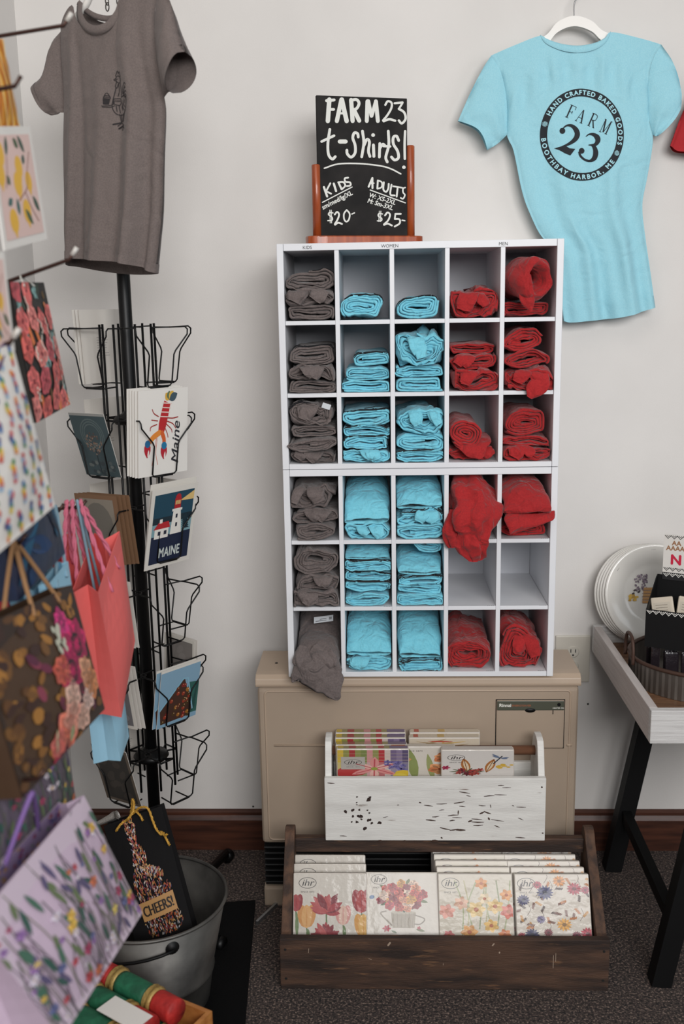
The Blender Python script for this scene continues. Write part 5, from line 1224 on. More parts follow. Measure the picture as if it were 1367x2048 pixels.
for k in range(3): card(['grey leaf card in the fifth tier left pocket', 'second pale card in the fifth tier left pocket', 'rearmost pale card in the fifth tier left pocket'][k], 1, 4, .108, .150, c_photo((110, 108, 110), (128, 126, 126)) if k == 0 else None, r=.096-.007*k, lean=9, yaw=8, du=.005*k, dz=.0)
card('dark grey card with a brown rim in the lowest left pocket', 1, 5, .100, .150, c_photo((58, 54, 50), (72, 66, 60), (104, 92, 80)), r=.090, lean=15, yaw=4)
for k in range(2): card(['grey framed card seen from behind in the fifth tier right back pocket', 'second framed card in the fifth tier right back pocket'][k], 3, 4, .108, .150, None, r=.088+.008*k, lean=4, back=c_photo((126, 120, 116), (134, 128, 124)) if k == 0 else None)
card('white card edge showing right of the pole in the third tier back pocket', 3, 2, .108, .150, None, r=.088, lean=4, back=c_back)
# ================================================================== GIFT BAGS AND PRINTS HANGING FROM THE LEFT WALL
RODM = mat('peg_rod', (70, 48, 42), rough=0.35, metal=0.7)
TIPM = mat('rod_tip', (190, 186, 180), rough=0.3)
def rod(label, x1, p1, Y, tip=True, up=.014):
    """steel display hook: from the left wall to its tip at pixel p1 in the plane Y, passing pixel x1"""
    a = at(*x1, Y); b = at(*p1, Y); d = (b-a).normalized(); k = (XL-a.x)/d.x; w = a+d*k
    t = thing('display_hook', label, 'hook', w, group='display hooks on the left wall')
    tube('rod', [w, b, b+Vector((d.x*.6, 0, .8)).normalized()*up], .0028, RODM, t, 8)
    if tip: e = b+Vector((d.x*.6, 0, .8)).normalized()*up; tube('tip_cap', [e-(e-b)*.5, e+(e-b)*.45], .0036, TIPM, t, 8)
    box('wall_plate', XL, XL+.004, Y-.012, Y+.012, w.z-.02, w.z+.02, RODM, t, .001)
    return w, b
class Bag:
    """paper gift bag from its four front corners; depth db at the bottom, dt at the top, side gussets folded in"""
    def __init__(s, label, corners, db, dt, m, group='gift bags on display hooks', inner=None, gus=.45, name='gift_bag', cat='bag'):
        s.c = [Vector(c) for c in corners]; TL, TR, BR, BL = s.c
        n = (TR-TL).cross(BL-TL).normalized(); n = n if n.x-n.y > 0 else -n; s.n = n
        s.root = thing(name, label, cat, (BL+BR)/2-n*db/2, group=group)
        def F_(u, v, d): p = (TL*(1-u)+TR*u)*v+(BL*(1-u)+BR*u)*(1-v); return p-n*d*(dt*v+db*(1-v))
        NV = 8; V = []; F = []; prof = [(0, 0), (0, 1)]
        # ring of columns: front (u 0..1), right gusset, back (u 1..0), left gusset
        cols = [(i/8, 0.0, 0) for i in range(9)]+[(1, .25, .5), (1, .5, 1), (1, .75, .5)]+[(1-i/8, 1.0, 0) for i in range(9)]+[(0, .75, .5), (0, .5, 1), (0, .25, .5)]
        for j in range(NV+1):
            v = j/NV; w = ((TR-TL)*v+(BR-BL)*(1-v)).length
            for u, d, g in cols:
                gi = g*gus*(dt*v+db*(1-v))/max(w, .01)*(.25+.75*v)
                belly = .012*sin(pi*u)*sin(pi*min(1, v*1.1))*(1 if d == 0 else (-1 if d == 1 else 0))*min(1, db/.06)
                p = F_(gi if u == 0 else (1-gi if u == 1 else u), v, d)+n*belly; V.append(p)
        N_ = len(cols)
        for j in range(NV):
            for i in range(N_): F.append((j*N_+i, j*N_+(i+1) % N_, (j+1)*N_+(i+1) % N_, (j+1)*N_+i))
        F.append(tuple(range(N_))[::-1])
        o = mesh_obj('paper', V, F, m, s.root); s.F_ = F_
        md = o.modifiers.new('paper_thickness', 'SOLIDIFY'); md.thickness = .0009; md.offset = -1
        s.db = db
    def pt(s, u, v, l=0):
        u = min(1, max(0, u)); v = min(1, max(0, v))
        return s.F_(u, v, 0)+s.n*(.012*sin(pi*u)*sin(pi*min(1, v*1.1))*min(1, s.db/.06)+.0012+l*.00012)
    def print(s, fn, seed=1, name='print', m=None):
        P = Print(); fn(P, random.Random(seed)); P.build(name, s.pt, m or PAPER, s.root)
    def handle(s, m, apex, us=(.3, .7), r=.0026, d=0.0, v=.9, twist=False, slack=.5):
        a = s.F_(us[0], v, d)+s.n*(.003 if d == 0 else -.003); b = s.F_(us[1], v, d)+s.n*(.003 if d == 0 else -.003); e = Vector(apex)
        pts = smooth_path([a, a.lerp(e, .55)+(a-b)*.05, e-(b-a)*.05, e+(b-a)*.05, b.lerp(e, .55)+(b-a)*.05, b], 8)
        if twist:
            o = None
            for ph in (0, pi):
                q = []
                for i, p in enumerate(pts): q.append(p+Vector((cos(i*1.1+ph), sin(i*1.1+ph)*.6, sin(i*1.1+ph)))*r*.55)
                if o is None: o = tube('handle', q, r*.72, m, s.root, 6)
                else: tube('handle_strand', q, r*.72, m, o, 6)
        else: tube('handle', pts, r, m, s.root, 8)
def quad(TR, BR, xt, xb, w, topslope, botslope):
    """corners from the two visible right-hand ones plus edge directions in pixels, on planes X = xt (top) and xb (bottom)"""
    a = atx(*TR, xt); b = atx(*BR, xb)
    ta = (atx(TR[0]+topslope[0], TR[1]+topslope[1], xt)-a).normalized(); ba = (atx(BR[0]+botslope[0], BR[1]+botslope[1], xb)-b).normalized()
    return [a+ta*w, a, b, b+ba*w]
# --- hooks
rod('dark display hook crossing behind the grey t-shirt sleeve, highest of all', (0, 72), (128, 51), -1.02)
rod('dark display hook in front of the yellow bag', (0, 178), (30, 172), -1.27, False)
rod('dark display hook above the dark floral bag', (35, 556), (139, 519), -1.07)
rod('dark display hook over the white rainbow-dotted bag', (0, 691), (20, 686), -1.38)
rod('dark display hook carrying the pink bags', (110, 1018), (163, 1014), -.90, False)
# --- yellow bag
YEL = mat('yellow_paper', (222, 170, 66), rough=.6, col2=(206, 128, 30), vscale=14, vstretch=(1, 1, .2), vmix=(.45, .55))
YB = Bag('orange and yellow gift bag behind the highest hook at left', quad((5, 78), (40, 262), -.50, -.48, .13, (-60, 0), (-60, 12)), .05, .02, YEL)
def p_band(P, r):
    for k in range(5): P.stroke([(.1+.2*k, 0), (.2+.2*k, .5), (.08+.2*k, 1)], .05, (190, 106, 22), 1, 5); P.stroke([(.18+.2*k, 0), (.05+.2*k, .5), (.2+.2*k, 1)], .03, (236, 200, 120), 2, 5)
YB.print(p_band)
# --- lemon prints
WPAP = mat('white_paper', (226, 222, 216), rough=.6)
def p_lemon(P, r):
    P.rect(.07, .07, .93, .93, (222, 192, 184), 0)
    YL = (228, 178, 60)
    for x, y, q in ((.16, .78, .12), (.12, .62, .12), (.55, .66, .11), (.48, .52, .12), (.74, .53, .10), (.60, .28, .12), (.28, .22, .12)): P.ell(x, y, q*.75, q*.9, YL, 2, .3, 12); P.leaf(x, y, x+.02, y-q*1.25, .06, YL, 2)
    for a in ((.34, .92, .30, .76), (.62, .92, .74, .78), (.70, .76, .66, .68), (.24, .60, .30, .52), (.78, .40, .90, .26), (.40, .40, .42, .26), (.20, .36, .30, .40), (.56, .30, .70, .16), (.5, .9, .6, .82)): P.leaf(*a, .07, r.choice([(58, 84, 70), (70, 92, 62), (52, 100, 96)]), 3)
    for a in (((.85, .78), (.74, .62), (.68, .48), (.45, .38)), ((.3, .75), (.26, .6), (.2, .5)), ((.62, .45), (.72, .3), (.84, .18))): P.stroke(a, .012, (150, 96, 84), 3, 4)
def sheet(label, C, fn, group, seed=1, th=.0016, base=WPAP, name='art_card', cat='card'):
    b = Bag.__new__(Bag); b.c = [Vector(c) for c in C]; TL, TR, BR, BL = b.c
    n = (TR-TL).cross(BL-TL).normalized(); n = n if n.x-n.y > 0 else -n; b.n = n; b.db = 0.0
    b.root = thing(name, label, cat, (BL+BR)/2, group=group)
    V = [TL, TR, BR, BL]; V = V+[v-n*th for v in V]
    mesh_obj('card_body', V, [(0, 3, 2, 1), (4, 5, 6, 7), (0, 1, 5, 4), (1, 2, 6, 5), (2, 3, 7, 6), (3, 0, 4, 7)], base, b.root)
    b.F_ = lambda u, v, d: (TL*(1-u)+TR*u)*v+(BL*(1-u)+BR*u)*(1-v)
    P = Print(); fn(P, random.Random(seed)); P.build('print', lambda u, v, l: b.F_(min(1, max(0, u)), min(1, max(0, v)), 0)+n*(.0006+l*.00012), PAPER, b.root)
    return b
XLm = -.47
sheet('white card with yellow lemons on pink, the whole one at upper left', [atx(-24, 253, XLm), atx(59, 252, XLm), atx(95, 478, XLm+.008), atx(9, 501, XLm+.008)], p_lemon, 'lemon cards', 2)
sheet('second lemon card cut off by the left edge below the first', [atx(-70, 515, -.43), atx(8, 503, -.43), atx(30, 700, -.425), atx(-50, 730, -.425)], p_lemon, 'lemon cards', 3)
# --- dark floral bag
NAVYP = mat('dark_floral_paper', (38, 36, 34), rough=.55)
def p_darkfloral(P, r):
    P.rect(0, 0, 1, 1, (38, 36, 34), 0)
    for k in range(30): x, y = r.random(), r.random(); P.leaf(x, y, x+r.uniform(-.1, .1), y+r.uniform(.06, .12), .07, r.choice([(120, 84, 36), (96, 70, 34), (50, 66, 54), (84, 62, 30)]), 1)
    for k in range(26): x, y = r.random(), r.random(); P.stroke([(x, y), (x+.03, y-.10)], .05, r.choice([(226, 142, 84), (216, 120, 70)]), 2) if k % 3 == 0 else P.flower(x, y, .07, 5, (136, 176, 172), (90, 130, 130), 2, r.random())
    for k in range(18):
        x, y = (k % 4)*.27+.08+r.uniform(-.05, .05), (k//4)*.21+.08+r.uniform(-.04, .04); c_ = r.choice([(222, 108, 104), (196, 84, 92), (228, 132, 124), (206, 92, 84)])
        P.flower(x, y, .13, 6, c_, (120, 40, 46), 3+k % 3, r.random(), .85, tuple(min(255, v+14) for v in c_), 1.0)
    for k in range(12):
        x, y = r.random(), r.random()
        for j in range(7): P.ell(x+r.uniform(-.03, .03), y-.016*j, .014, .011, (226, 214, 200), 8, n=7)
DF = Bag('black paper bag with coral and orange flowers below its hook', [atx(17, 564, -.50), atx(86, 565, -.50), atx(138.6, 809, -.485), atx(71, 846, -.485)], .045, .012, NAVYP)
DF.print(p_darkfloral, 4)
DF.handle(mat('clear_hang_loop', (200, 198, 190), rough=.3), at(42, 553, -1.07)+Vector((0, 0, -.0)), (.35, .65), .0015, 0, .97)
# --- white bag with rainbow dots
def p_dots(P, r):
    P.rect(0, 0, 1, 1, (228, 224, 218), 0)
    cs = [(196, 62, 58), (228, 140, 60), (226, 198, 70), (84, 140, 84), (70, 120, 176), (60, 56, 120), (206, 84, 90), (140, 180, 210)]
    for j in range(7):
        for i in range(6):
            x = .10+i*.17+(.085 if j % 2 else 0); y = .08+j*.145; k0 = r.randrange(8)
            for q in range(6): P.ell(x+r.uniform(-.022, .022), y-.05+.02*q, .024, .018, cs[(k0+q) % 8], 2, r.random(), 8)
DW = Bag('white gift bag with rows of rainbow dots at the left edge', quad((23, 688), (108, 1012), -.42, -.402, .22, (-60, 22), (-108, 91)), .06, .02, WPAP)
DW.print(p_dots, 6)
DW.handle(mat('purple_cord', (70, 56, 96), rough=.7), at(10, 690, -1.38), (.3, .7), .002)
# --- navy bag behind it
NAV = mat('navy_paper', (26, 46, 84), rough=.4, col2=(18, 24, 40), vscale=9)
NB = Bag('dark navy gift bag showing below the rainbow-dotted bag', quad((66, 850), (131, 1106), -.47, -.452, .20, (-60, 30), (-60, 62)), .06, .02, NAV)
NB.print(lambda P, r: [P.leaf(r.random(), r.random(), r.random(), r.random(), .14, r.choice([(30, 88, 120), (20, 30, 50), (24, 60, 104)]), 1) for k in range(14)], 2)
# --- pink bags with rope handles
PINK = mat('coral_paper', (226, 104, 100), rough=.55); PROPE = mat('pink_rope', (206, 110, 132), rough=.9, bump=.5, bscale=500)
LBL = mat('light_blue_paper', (150, 196, 218), rough=.5); BROPE = mat('grey_blue_rope', (130, 160, 176), rough=.9)
hk = at(150, 1016, -.90)
PB = Bag('coral pink paper bag with pink rope handles, the front one', [atx(196, 1185, -.455), atx(239, 1062, -.455), atx(270, 1282, -.440), atx(243, 1435, -.440)], .07, .045, PINK, gus=.5)
PB.handle(PROPE, hk+Vector((.012, 0, .004)), (.35, .72), .0036, 0, .82, True); PB.handle(PROPE, hk+Vector((-.004, 0, .004)), (.3, .7), .0036, 1, .84, True)
off = Vector((-.075, -.012, .006))
PB2 = Bag('coral pink paper bag behind the front one', [c+off for c in PB.c], .05, .035, PINK, gus=.5)
PB2.handle(PROPE, hk+Vector((-.014, 0, .004)), (.3, .7), .0036, 0, .86, True)
# --- light blue bags
LB1 = Bag('light blue paper bag with its corner showing under the pink bag', [atx(196, 1300, -.49), atx(226, 1215, -.49), atx(258, 1473, -.462), atx(241, 1522, -.462)], .05, .03, LBL, gus=.5)
LB1.handle(BROPE, at(158, 1017, -.9), (.3, .7), .0025, 0, .9)
for k in range(3):
    LBk = Bag(['light blue paper bag above the brown floral bag, rightmost of three', 'light blue paper bag above the brown floral bag, middle of three', 'light blue paper bag above the brown floral bag, leftmost of three'][k], [atx(96-30*k, 1170+12*k, -.462-.026*k), atx(136-30*k, 1122+14*k, -.462-.026*k), atx(165-30*k, 1310, -.455-.026*k), atx(124-28*k, 1380, -.455-.026*k)], .018, .014, LBL, gus=.5)
    LBk.handle(BROPE, at(112-14*k, 1024, -.98)+Vector((0, 0, .004)), (.25, .75), .0025, 0, .9)
RB_ = Bag('red paper bag half hidden above the brown floral bag', [atx(6, 1130, -.53), atx(62, 1068, -.53), atx(84, 1230, -.525), atx(30, 1310, -.525)], .03, .02, mat('red_paper', (186, 54, 66), rough=.5))
# --- brown floral bag
BRP = mat('brown_floral_paper', (74, 52, 34), rough=.6); TW = mat('twine', (150, 112, 76), rough=.9)
BR_ = Bag('brown and gold gift bag with magenta flowers and twine handles', quad((142, 1170), (208, 1418), -.425, -.398, .34, (-142, 66), (-195, 213)), .08, .03, BRP)
def p_brown(P, r):
    P.rect(0, 0, 1, 1, (54, 38, 28), 0)
    for k in range(130): P.ell(r.random(), r.random(), r.uniform(.02, .045), r.uniform(.03, .055), r.choice([(168, 116, 50), (140, 94, 40), (116, 78, 36), (60, 36, 28), (96, 62, 30)]), 1, r.random()*3, 8, .2, r)
    for k in range(12): P.ell(.3+.6*r.random(), r.random()*.9, .03, .06, r.choice([(110, 40, 66), (90, 34, 60), (140, 60, 80)]), 2, r.random(), 8)
    for x, y, q, c_, d_ in ((.82, .60, .11, (196, 34, 96), (46, 26, 30)), (.66, .47, .10, (186, 30, 90), (40, 24, 30)), (.72, .28, .09, (150, 34, 70), (60, 28, 36)), (.45, .02, .09, (170, 30, 70), (90, 24, 40)), (.74, .8, .05, (200, 50, 120), (90, 30, 60))):
        q *= 1.55; P.flower(x, y, q, 8, c_, d_, 4, r.random(), 1.3, tuple(min(255, int(v*1.12)) for v in c_), .9, .42)
    for x, y, q, c_ in ((.55, .52, .07, (206, 90, 70)), (.60, .30, .08, (226, 180, 160)), (.56, .18, .08, (222, 150, 130)), (.50, .12, .10, (226, 116, 92)), (.85, .38, .08, (226, 160, 120)), (.9, .28, .08, (206, 130, 80)), (.7, .12, .07, (216, 170, 150)), (.8, .2, .06, (226, 190, 176)), (.38, .1, .06, (206, 100, 90))):
        q *= 1.35; P.flower(x, y, q, 7, c_, tuple(int(v*.8) for v in c_), 5, r.random(), 1.2, tuple(min(255, v+20) for v in c_), 1.0)
    for k in range(16): P.ell(.64+r.uniform(-.05, .05), .70+r.uniform(-.09, .09), .018, .025, (196, 196, 176), 6, n=8)
    P.leaf(.52, .03, .56, .13, .05, (150, 164, 120), 6); P.leaf(.36, .05, .38, .20, .025, (200, 196, 160), 6)
BR_.print(p_brown, 9)
BR_.handle(TW, at(34, 1092, -1.32), (.50, .80), .003, 0, .92); BR_.handle(TW, at(28, 1092, -1.34), (.50, .80), .003, 1, .92)
rod('dark display hook carrying the brown floral bag, hidden behind the rainbow-dotted bag', (-40, 1088), (40, 1086), -1.33, False)
rod('dark display hook carrying the light blue bags', (40, 1026), (118, 1022), -.98, False)
# --- grey violet bag between
GV = mat('grey_violet_paper', (104, 94, 108), rough=.6)
def p_meadow(bg, den):
    def f(P, r):
        P.rect(0, 0, 1, 1, bg, 0)
        for k in range(den):
            x = r.random(); h = r.uniform(.25, .95); y0 = r.uniform(-.1, .2)
            P.stroke([(x, y0), (x+r.uniform(-.05, .05), y0+h*.5), (x+r.uniform(-.08, .08), y0+h)], .006, r.choice([(104, 104, 92), (120, 124, 100), (80, 84, 80), (130, 110, 130)]), 1, 4, cap=False)
        for k in range(den): x, y = r.random(), r.random()*.8; P.leaf(x, y, x+r.uniform(-.05, .05), y+r.uniform(.08, .18), .032, r.choice([(70, 110, 92), (50, 90, 80), (104, 120, 84), (92, 84, 120)]), 2)
        for k in range(int(den*.8)):
            x, y = r.random(), min(.93, r.random()*1.0); c_, d_ = r.choice([((226, 186, 84), (206, 140, 50)), ((228, 206, 110), (214, 160, 60)), ((170, 60, 96), (120, 40, 80)), ((216, 206, 220), (206, 170, 150)), ((96, 104, 150), (70, 76, 120)), ((206, 112, 76), (150, 70, 50)), ((150, 110, 170), (110, 80, 140)), ((190, 70, 80), (140, 50, 60)), ((222, 210, 224), (220, 190, 120))])
            P.flower(x, y*.86, r.uniform(.018, .042), 5, c_, d_, 3+k % 3, r.random(), col2=tuple(min(255, v+12) for v in c_))
    return f
GB = Bag('grey violet floral gift bag between the brown and the lilac bag', quad((122, 1440), (158, 1640), -.44, -.425, .32, (-60, 40), (-60, 62)), .06, .02, GV)
GB.print(p_meadow((112, 100, 116), 60), 5)
# --- lilac meadow bag
LIL = mat('lilac_paper', (206, 184, 204), rough=.6); LILR = mat('purple_ribbon', (120, 90, 150), rough=.7)
LL = Bag('large lilac gift bag with a wildflower meadow print at lower left', quad((166, 1591), (283, 1827), -.385, -.335, .36, (-166, 193), (-142, 221)), .10, .035, LIL)
LL.print(p_meadow((214, 196, 212), 64), 12)
def p_inner(P, r):
    for k in range(60): P.flower(r.random(), .86+.13*r.random(), r.uniform(.012, .022), 5, r.choice([(150, 60, 96), (84, 90, 150), (196, 150, 80), (120, 90, 150), (110, 130, 110)]), (90, 70, 100), 1, r.random())
P = Print(); P.rect(0, .84, 1, 1, (150, 130, 166), 0, 6, 2); p_inner(P, random.Random(3))
P.build('inner_print', lambda u, v, l: LL.F_(min(1, max(0, u)), min(1, v), 1)+LL.n*(.003+l*.0001), PAPER, LL.root)
LL.handle(LILR, at(60, 1560, -1.5)+Vector((0, 0, -.02)), (.45, .8), .003, 1, .92)
rod('dark display hook carrying the lilac bag', (-60, 1566), (75, 1558), -1.5, False)

# ================================================================== BUCKET with bottle bag
GALV = mat('galvanized_steel', (112, 110, 106), rough=.5, metal=.75, col2=(78, 76, 74), vscale=10, bump=.15, bscale=30)
BC = Vector((-.486, -.631, 0))
t = thing('metal_bucket', 'galvanized metal bucket holding a black bottle bag', 'bucket', BC)
V, F = lathe_geo([(.001, .004), (.108, .004), (.112, .001), (.114, .006), (.125, .08), (.128, .083), (.125, .086), (.158, .246), (.1575, .246), (.1235, .086), (.1125, .010), (.001, .010)], 56, BC); mesh_obj('pail', V, F, GALV, t, True)
tube('rim', [BC+Vector((.159*cos(a), .159*sin(a), .247)) for a in [2*pi*k/64 for k in range(64)]], .0038, GALV, t, 8, True)
ea = RAD(-62)
for a in (ea, ea+pi):
    d = Vector((cos(a), sin(a), 0)); c = BC+d*.156+Vector((0, 0, .222)); V, F = lathe_geo([(0, .006), (.007, .006), (.011, .002), (.014, 0)], 16)
    q = d.to_track_quat('Z', 'Y').to_matrix(); mesh_obj('handle_ear', [c+q @ Vector(v) for v in V], F, BLK, t, True)
pts = []
for k in range(21):
    th = ea+pi*k/20-0; th = ea-pi*k/20
    pts.append(BC+Vector((.166*cos(th), .166*sin(th), .222-.03*sin(pi*k/20))))
tube('bail_handle', pts, .0032, BLK, t, 8)
# black bottle bag
BBM = mat('black_matte_paper', (18, 17, 18), rough=.8, spec=.2)
cTL, cTR = at(207, 1652, -.640), at(322, 1612, -.628); cBL, cBR = at(285, 1880, -.700), at(372, 1848, -.690)
dn_ = (cBL-cTL+cBR-cTR)/2; ln = dn_.length
cBL = cTL+dn_*1.28; cBR = cBL+(cTR-cTL)*.96
BB = Bag('black bottle gift bag with a glitter bottle and a CHEERS label, in the bucket', [cTL, cTR, cBR, cBL], .045, .03, BBM, 'bottle bag', gus=.4)
bn = BB.n
def bb_uv(px, py):
    q = atp(px, py, cTL, bn)-cTL; ex = cTR-cTL; ey = cBL-cTL; g = ex.length_squared*ey.length_squared-ex.dot(ey)**2
    a = (q.dot(ex)*ey.length_squared-q.dot(ey)*ex.dot(ey))/g; b = (q.dot(ey)*ex.length_squared-q.dot(ex)*ex.dot(ey))/g; return a, 1-b
k4 = lambda u, v: bb_uv(u/2.441, 1460+v/2.441)
OUTL = [(596, 440), (650, 428), (668, 520), (715, 600), (730, 650), (790, 665), (835, 730), (855, 790), (905, 920), (880, 965), (745, 1005), (705, 920), (672, 830), (655, 730), (660, 680), (650, 600), (625, 530)]
rg = random.Random(4)
def inside(x, y, P_):
    c_ = False; j = len(P_)-1
    for i in range(len(P_)):
        if (P_[i][1] > y) != (P_[j][1] > y) and x < (P_[j][0]-P_[i][0])*(y-P_[i][1])/(P_[j][1]-P_[i][1])+P_[i][0]: c_ = not c_
        j = i
    return c_
P = Print(); LABQ = [(683, 845), (850, 772), (878, 862), (712, 932)]
n_ = 0
while n_ < 1300:
    x, y = rg.uniform(590, 910), rg.uniform(425, 1010)
    if not inside(x, y, OUTL): continue
    if y > 700 and rg.random() < .35: n_ += 1; continue
    a = k4(x, y); c_ = rg.choice([(216, 176, 130), (216, 110, 76), (186, 100, 106), (236, 222, 208), (206, 140, 80), (150, 90, 84), (236, 190, 130), (226, 226, 234), (176, 70, 60), (110, 100, 130)])
    P.ell(a[0], a[1], .015, .0058, c_, rg.uniform(1, 6), rg.random()*3, 6); n_ += 1
tag(P.build('glitter', lambda u, v, l: BB.pt(u, v, l), mat('sequin', rough=.18, attr=True, metal=.55), BB.root), kind='stuff')
P = Print(); q4 = [Vector(k4(*p)) for p in LABQ]
P.geo([tuple((q4[0]*(1-i/8)+q4[1]*(i/8))*(1-j/4)+(q4[3]*(1-i/8)+q4[2]*(i/8))*(j/4)) for j in range(5) for i in range(9)], [(j*9+i, j*9+i+1, (j+1)*9+i+1, (j+1)*9+i) for j in range(4) for i in range(8)], (178, 134, 82), 12); lab = P.build('cheers_label', BB.pt, PAPER, BB.root)
P = Print(); o_ = k4(683+12, 845+78-4); e1 = Vector(k4(850, 772))-Vector(k4(683, 845)); e2 = Vector(k4(683, 845))-Vector(k4(712, 932))
gl = 'CHEERS!'; px_ = 0; tot = sum(glyph(c)[2] for c in gl)
base = Vector(k4(712, 932))+e1*.06+e2*.22
for ch in gl:
    vs, fs, ad = glyph(ch)
    for ox in (-.045, .0, .045): P.geo([tuple(base+e1*(.88*(px_+x+ox)/tot)+e2*(y*.80)) for x, y in vs], fs, (34, 26, 22), 18)
    px_ += ad
P.build('cheers_lettering', BB.pt, PAPER, BB.root)
GOLD = mat('gold_cord', (196, 150, 60), rough=.4, metal=.4, bump=.6, bscale=400)
def gold(name, pp, d=.008):
    pts = smooth_path([atp(x/2.441, 1460+y/2.441, cTL, bn)+bn*(d+.004*i) for i, (x, y) in enumerate(pp)], 6)
    o = None
    for ph in (0, 2.1, 4.2):
        q = [p+Vector((cos(i*.9+ph), 0, sin(i*.9+ph)))*.0016 for i, p in enumerate(pts)]
        if o is None: o = tube(name, q, .0014, GOLD, BB.root, 6)
        else: tube('cord_strand', q, .0014, GOLD, o, 6)
gold('gold_cord', [(640, 420), (650, 370), (655, 330), (665, 350), (660, 390), (635, 425)]); gold('gold_cord', [(645, 410), (690, 372), (730, 375), (755, 430), (775, 470), (800, 495)]); gold('gold_cord', [(660, 385), (690, 410), (705, 432)])
gold('gold_cord', [(640, 425), (600, 450), (575, 485)]); gold('gold_tassel', [(800, 495), (815, 520), (835, 552)]); gold('gold_tassel', [(790, 490), (805, 505), (822, 500)])
# silver glitter ornament behind the black bag
SIL = mat('silver_glitter', (196, 192, 186), rough=.25, metal=.7, bump=1.0, bscale=300)
V, F = loft_geo([tuple(at(190, 1650, -.60))+(.004, .004), tuple(at(205, 1644, -.602))+(.006, .006), tuple(at(222, 1636, -.605))+(.009, .008), tuple(at(234, 1630, -.607))+(.011, .010)], 2, .1, 5, 12, 4, .001)
tag(mesh_obj('glitter_topper', V, F, SIL, None, True), 'silver glittered topper sticking out behind the black bottle bag', 'ornament')

# ================================================================== BOX OF CRACKERS at the bottom left
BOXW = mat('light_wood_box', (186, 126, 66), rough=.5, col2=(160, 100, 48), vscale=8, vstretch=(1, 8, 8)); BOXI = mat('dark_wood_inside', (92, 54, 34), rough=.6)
ZB = .27
A_, B_ = atz(325, 1982, ZB), atz(424, 2022, ZB); ax = (B_-A_).normalized(); ay = Vector((ax.y, -ax.x, 0))
if ay.y > 0: ay = -ay
bx_ = B_.copy(); bx_.z = 0
t = thing('cracker_box', 'light wooden box of party crackers at the lower left', 'box', bx_-ax*.18+ay*.1)
def obox(name, a0, a1, b0, b1, z0, z1, m):
    V = [bx_+ax*a+ay*b+Vector((0, 0, z)) for z in (z0, z1) for a, b in ((a0, b0), (a1, b0), (a1, b1), (a0, b1))]
    return mesh_obj(name, V, [(3, 2, 1, 0), (4, 5, 6, 7), (0, 1, 5, 4), (1, 2, 6, 5), (2, 3, 7, 6), (3, 0, 4, 7)], m, t)
obox('back_wall', -.36, 0, 0, .008, 0, ZB, BOXW); obox('front_wall', -.36, 0, .212, .22, 0, ZB, BOXW); obox('end_wall', -.008, 0, .008, .212, 0, ZB, BOXW); obox('end_wall', -.36, -.352, .008, .212, 0, ZB, BOXW); obox('bottom', -.352, -.008, .008, .212, ZB-.085, ZB-.077, BOXI)
CR = mat('red_crepe', (186, 42, 36), rough=.65, col2=(150, 30, 28), vscale=40, bump=1.0, bscale=90); CG = mat('green_crepe', (30, 106, 74), rough=.65, col2=(20, 80, 56), vscale=40, bump=1.0, bscale=90); CGo = mat('gold_mesh', (176, 146, 84), rough=.5, metal=.3, bump=.8, bscale=160)
e1, e2 = atz(352, 2002, ZB+.03), atz(222, 1934, ZB+.03); tax = (e1-e2).normalized(); tay = Vector((tax.y, -tax.x, 0)); tay = tay if tay.y < 0 else -tay
for b, z, off_, nm, top_ in ((.040, .034, -.02, 'beside the box wall, under the rest', 0), (.095, .034, -.02, 'in the middle of the box', 0), (.150, .034, -.02, 'at the near side of the box', 0), (.0, 0, 0, 'resting on top, farthest one', 1), (.050, -.004, -.012, 'resting on top, middle one', 1), (.100, -.004, .006, 'resting on top, nearest one', 1)):
    R_ = .0225; ca = tax if top_ else ax
    c0 = (e1+tay*b+tax*off_+Vector((0, 0, z-.022))) if top_ else bx_+ay*b+Vector((0, 0, ZB-.077+.0225))+ax*off_
    root = thing('party_cracker', f'red and green party cracker with gold ruffs, {nm}', 'cracker', c0-ca*.1+Vector((0, 0, -R_)), group='party crackers')
    def seg(name, a, b_, m, prof):
        pts = [c0-ca*.82*(a+(b_-a)*s) for s, _ in prof]; rr = [R_*q for _, q in prof]; V, F = tube_geo(pts, rr, 20); return mesh_obj(name, V, F, m, root, True)
    st = [(0, .96), (.1, 1), (.5, 1), (.9, 1), (1, .96)]
    seg('red_end', .0, .055, CR, st); seg('gold_ruff', .055, .080, CGo, [(0, .9), (.25, 1.15), (.5, .6), (.75, 1.15), (1, .9)]); seg('green_barrel', .080, .165, CG, st); seg('gold_ruff', .165, .190, CGo, [(0, .9), (.25, 1.15), (.5, .6), (.75, 1.15), (1, .9)]); seg('red_end', .190, .245, CR, st)
c0 = e1+tay*.050+Vector((0, 0, .0))-tax*.055; ax, ay = tax, tay
V = [c0+ax*a+ay*b+Vector((0, 0, z)) for z in (0, .0015) for a, b in ((-.04, .0), (.05, .0), (.05, .042), (-.04, .042))]
tag(mesh_obj('paper_label', V, [(3, 2, 1, 0), (4, 5, 6, 7), (0, 1, 5, 4), (1, 2, 6, 5), (2, 3, 7, 6), (3, 0, 4, 7)], WPAP), 'white paper label lying on the party crackers', 'label')

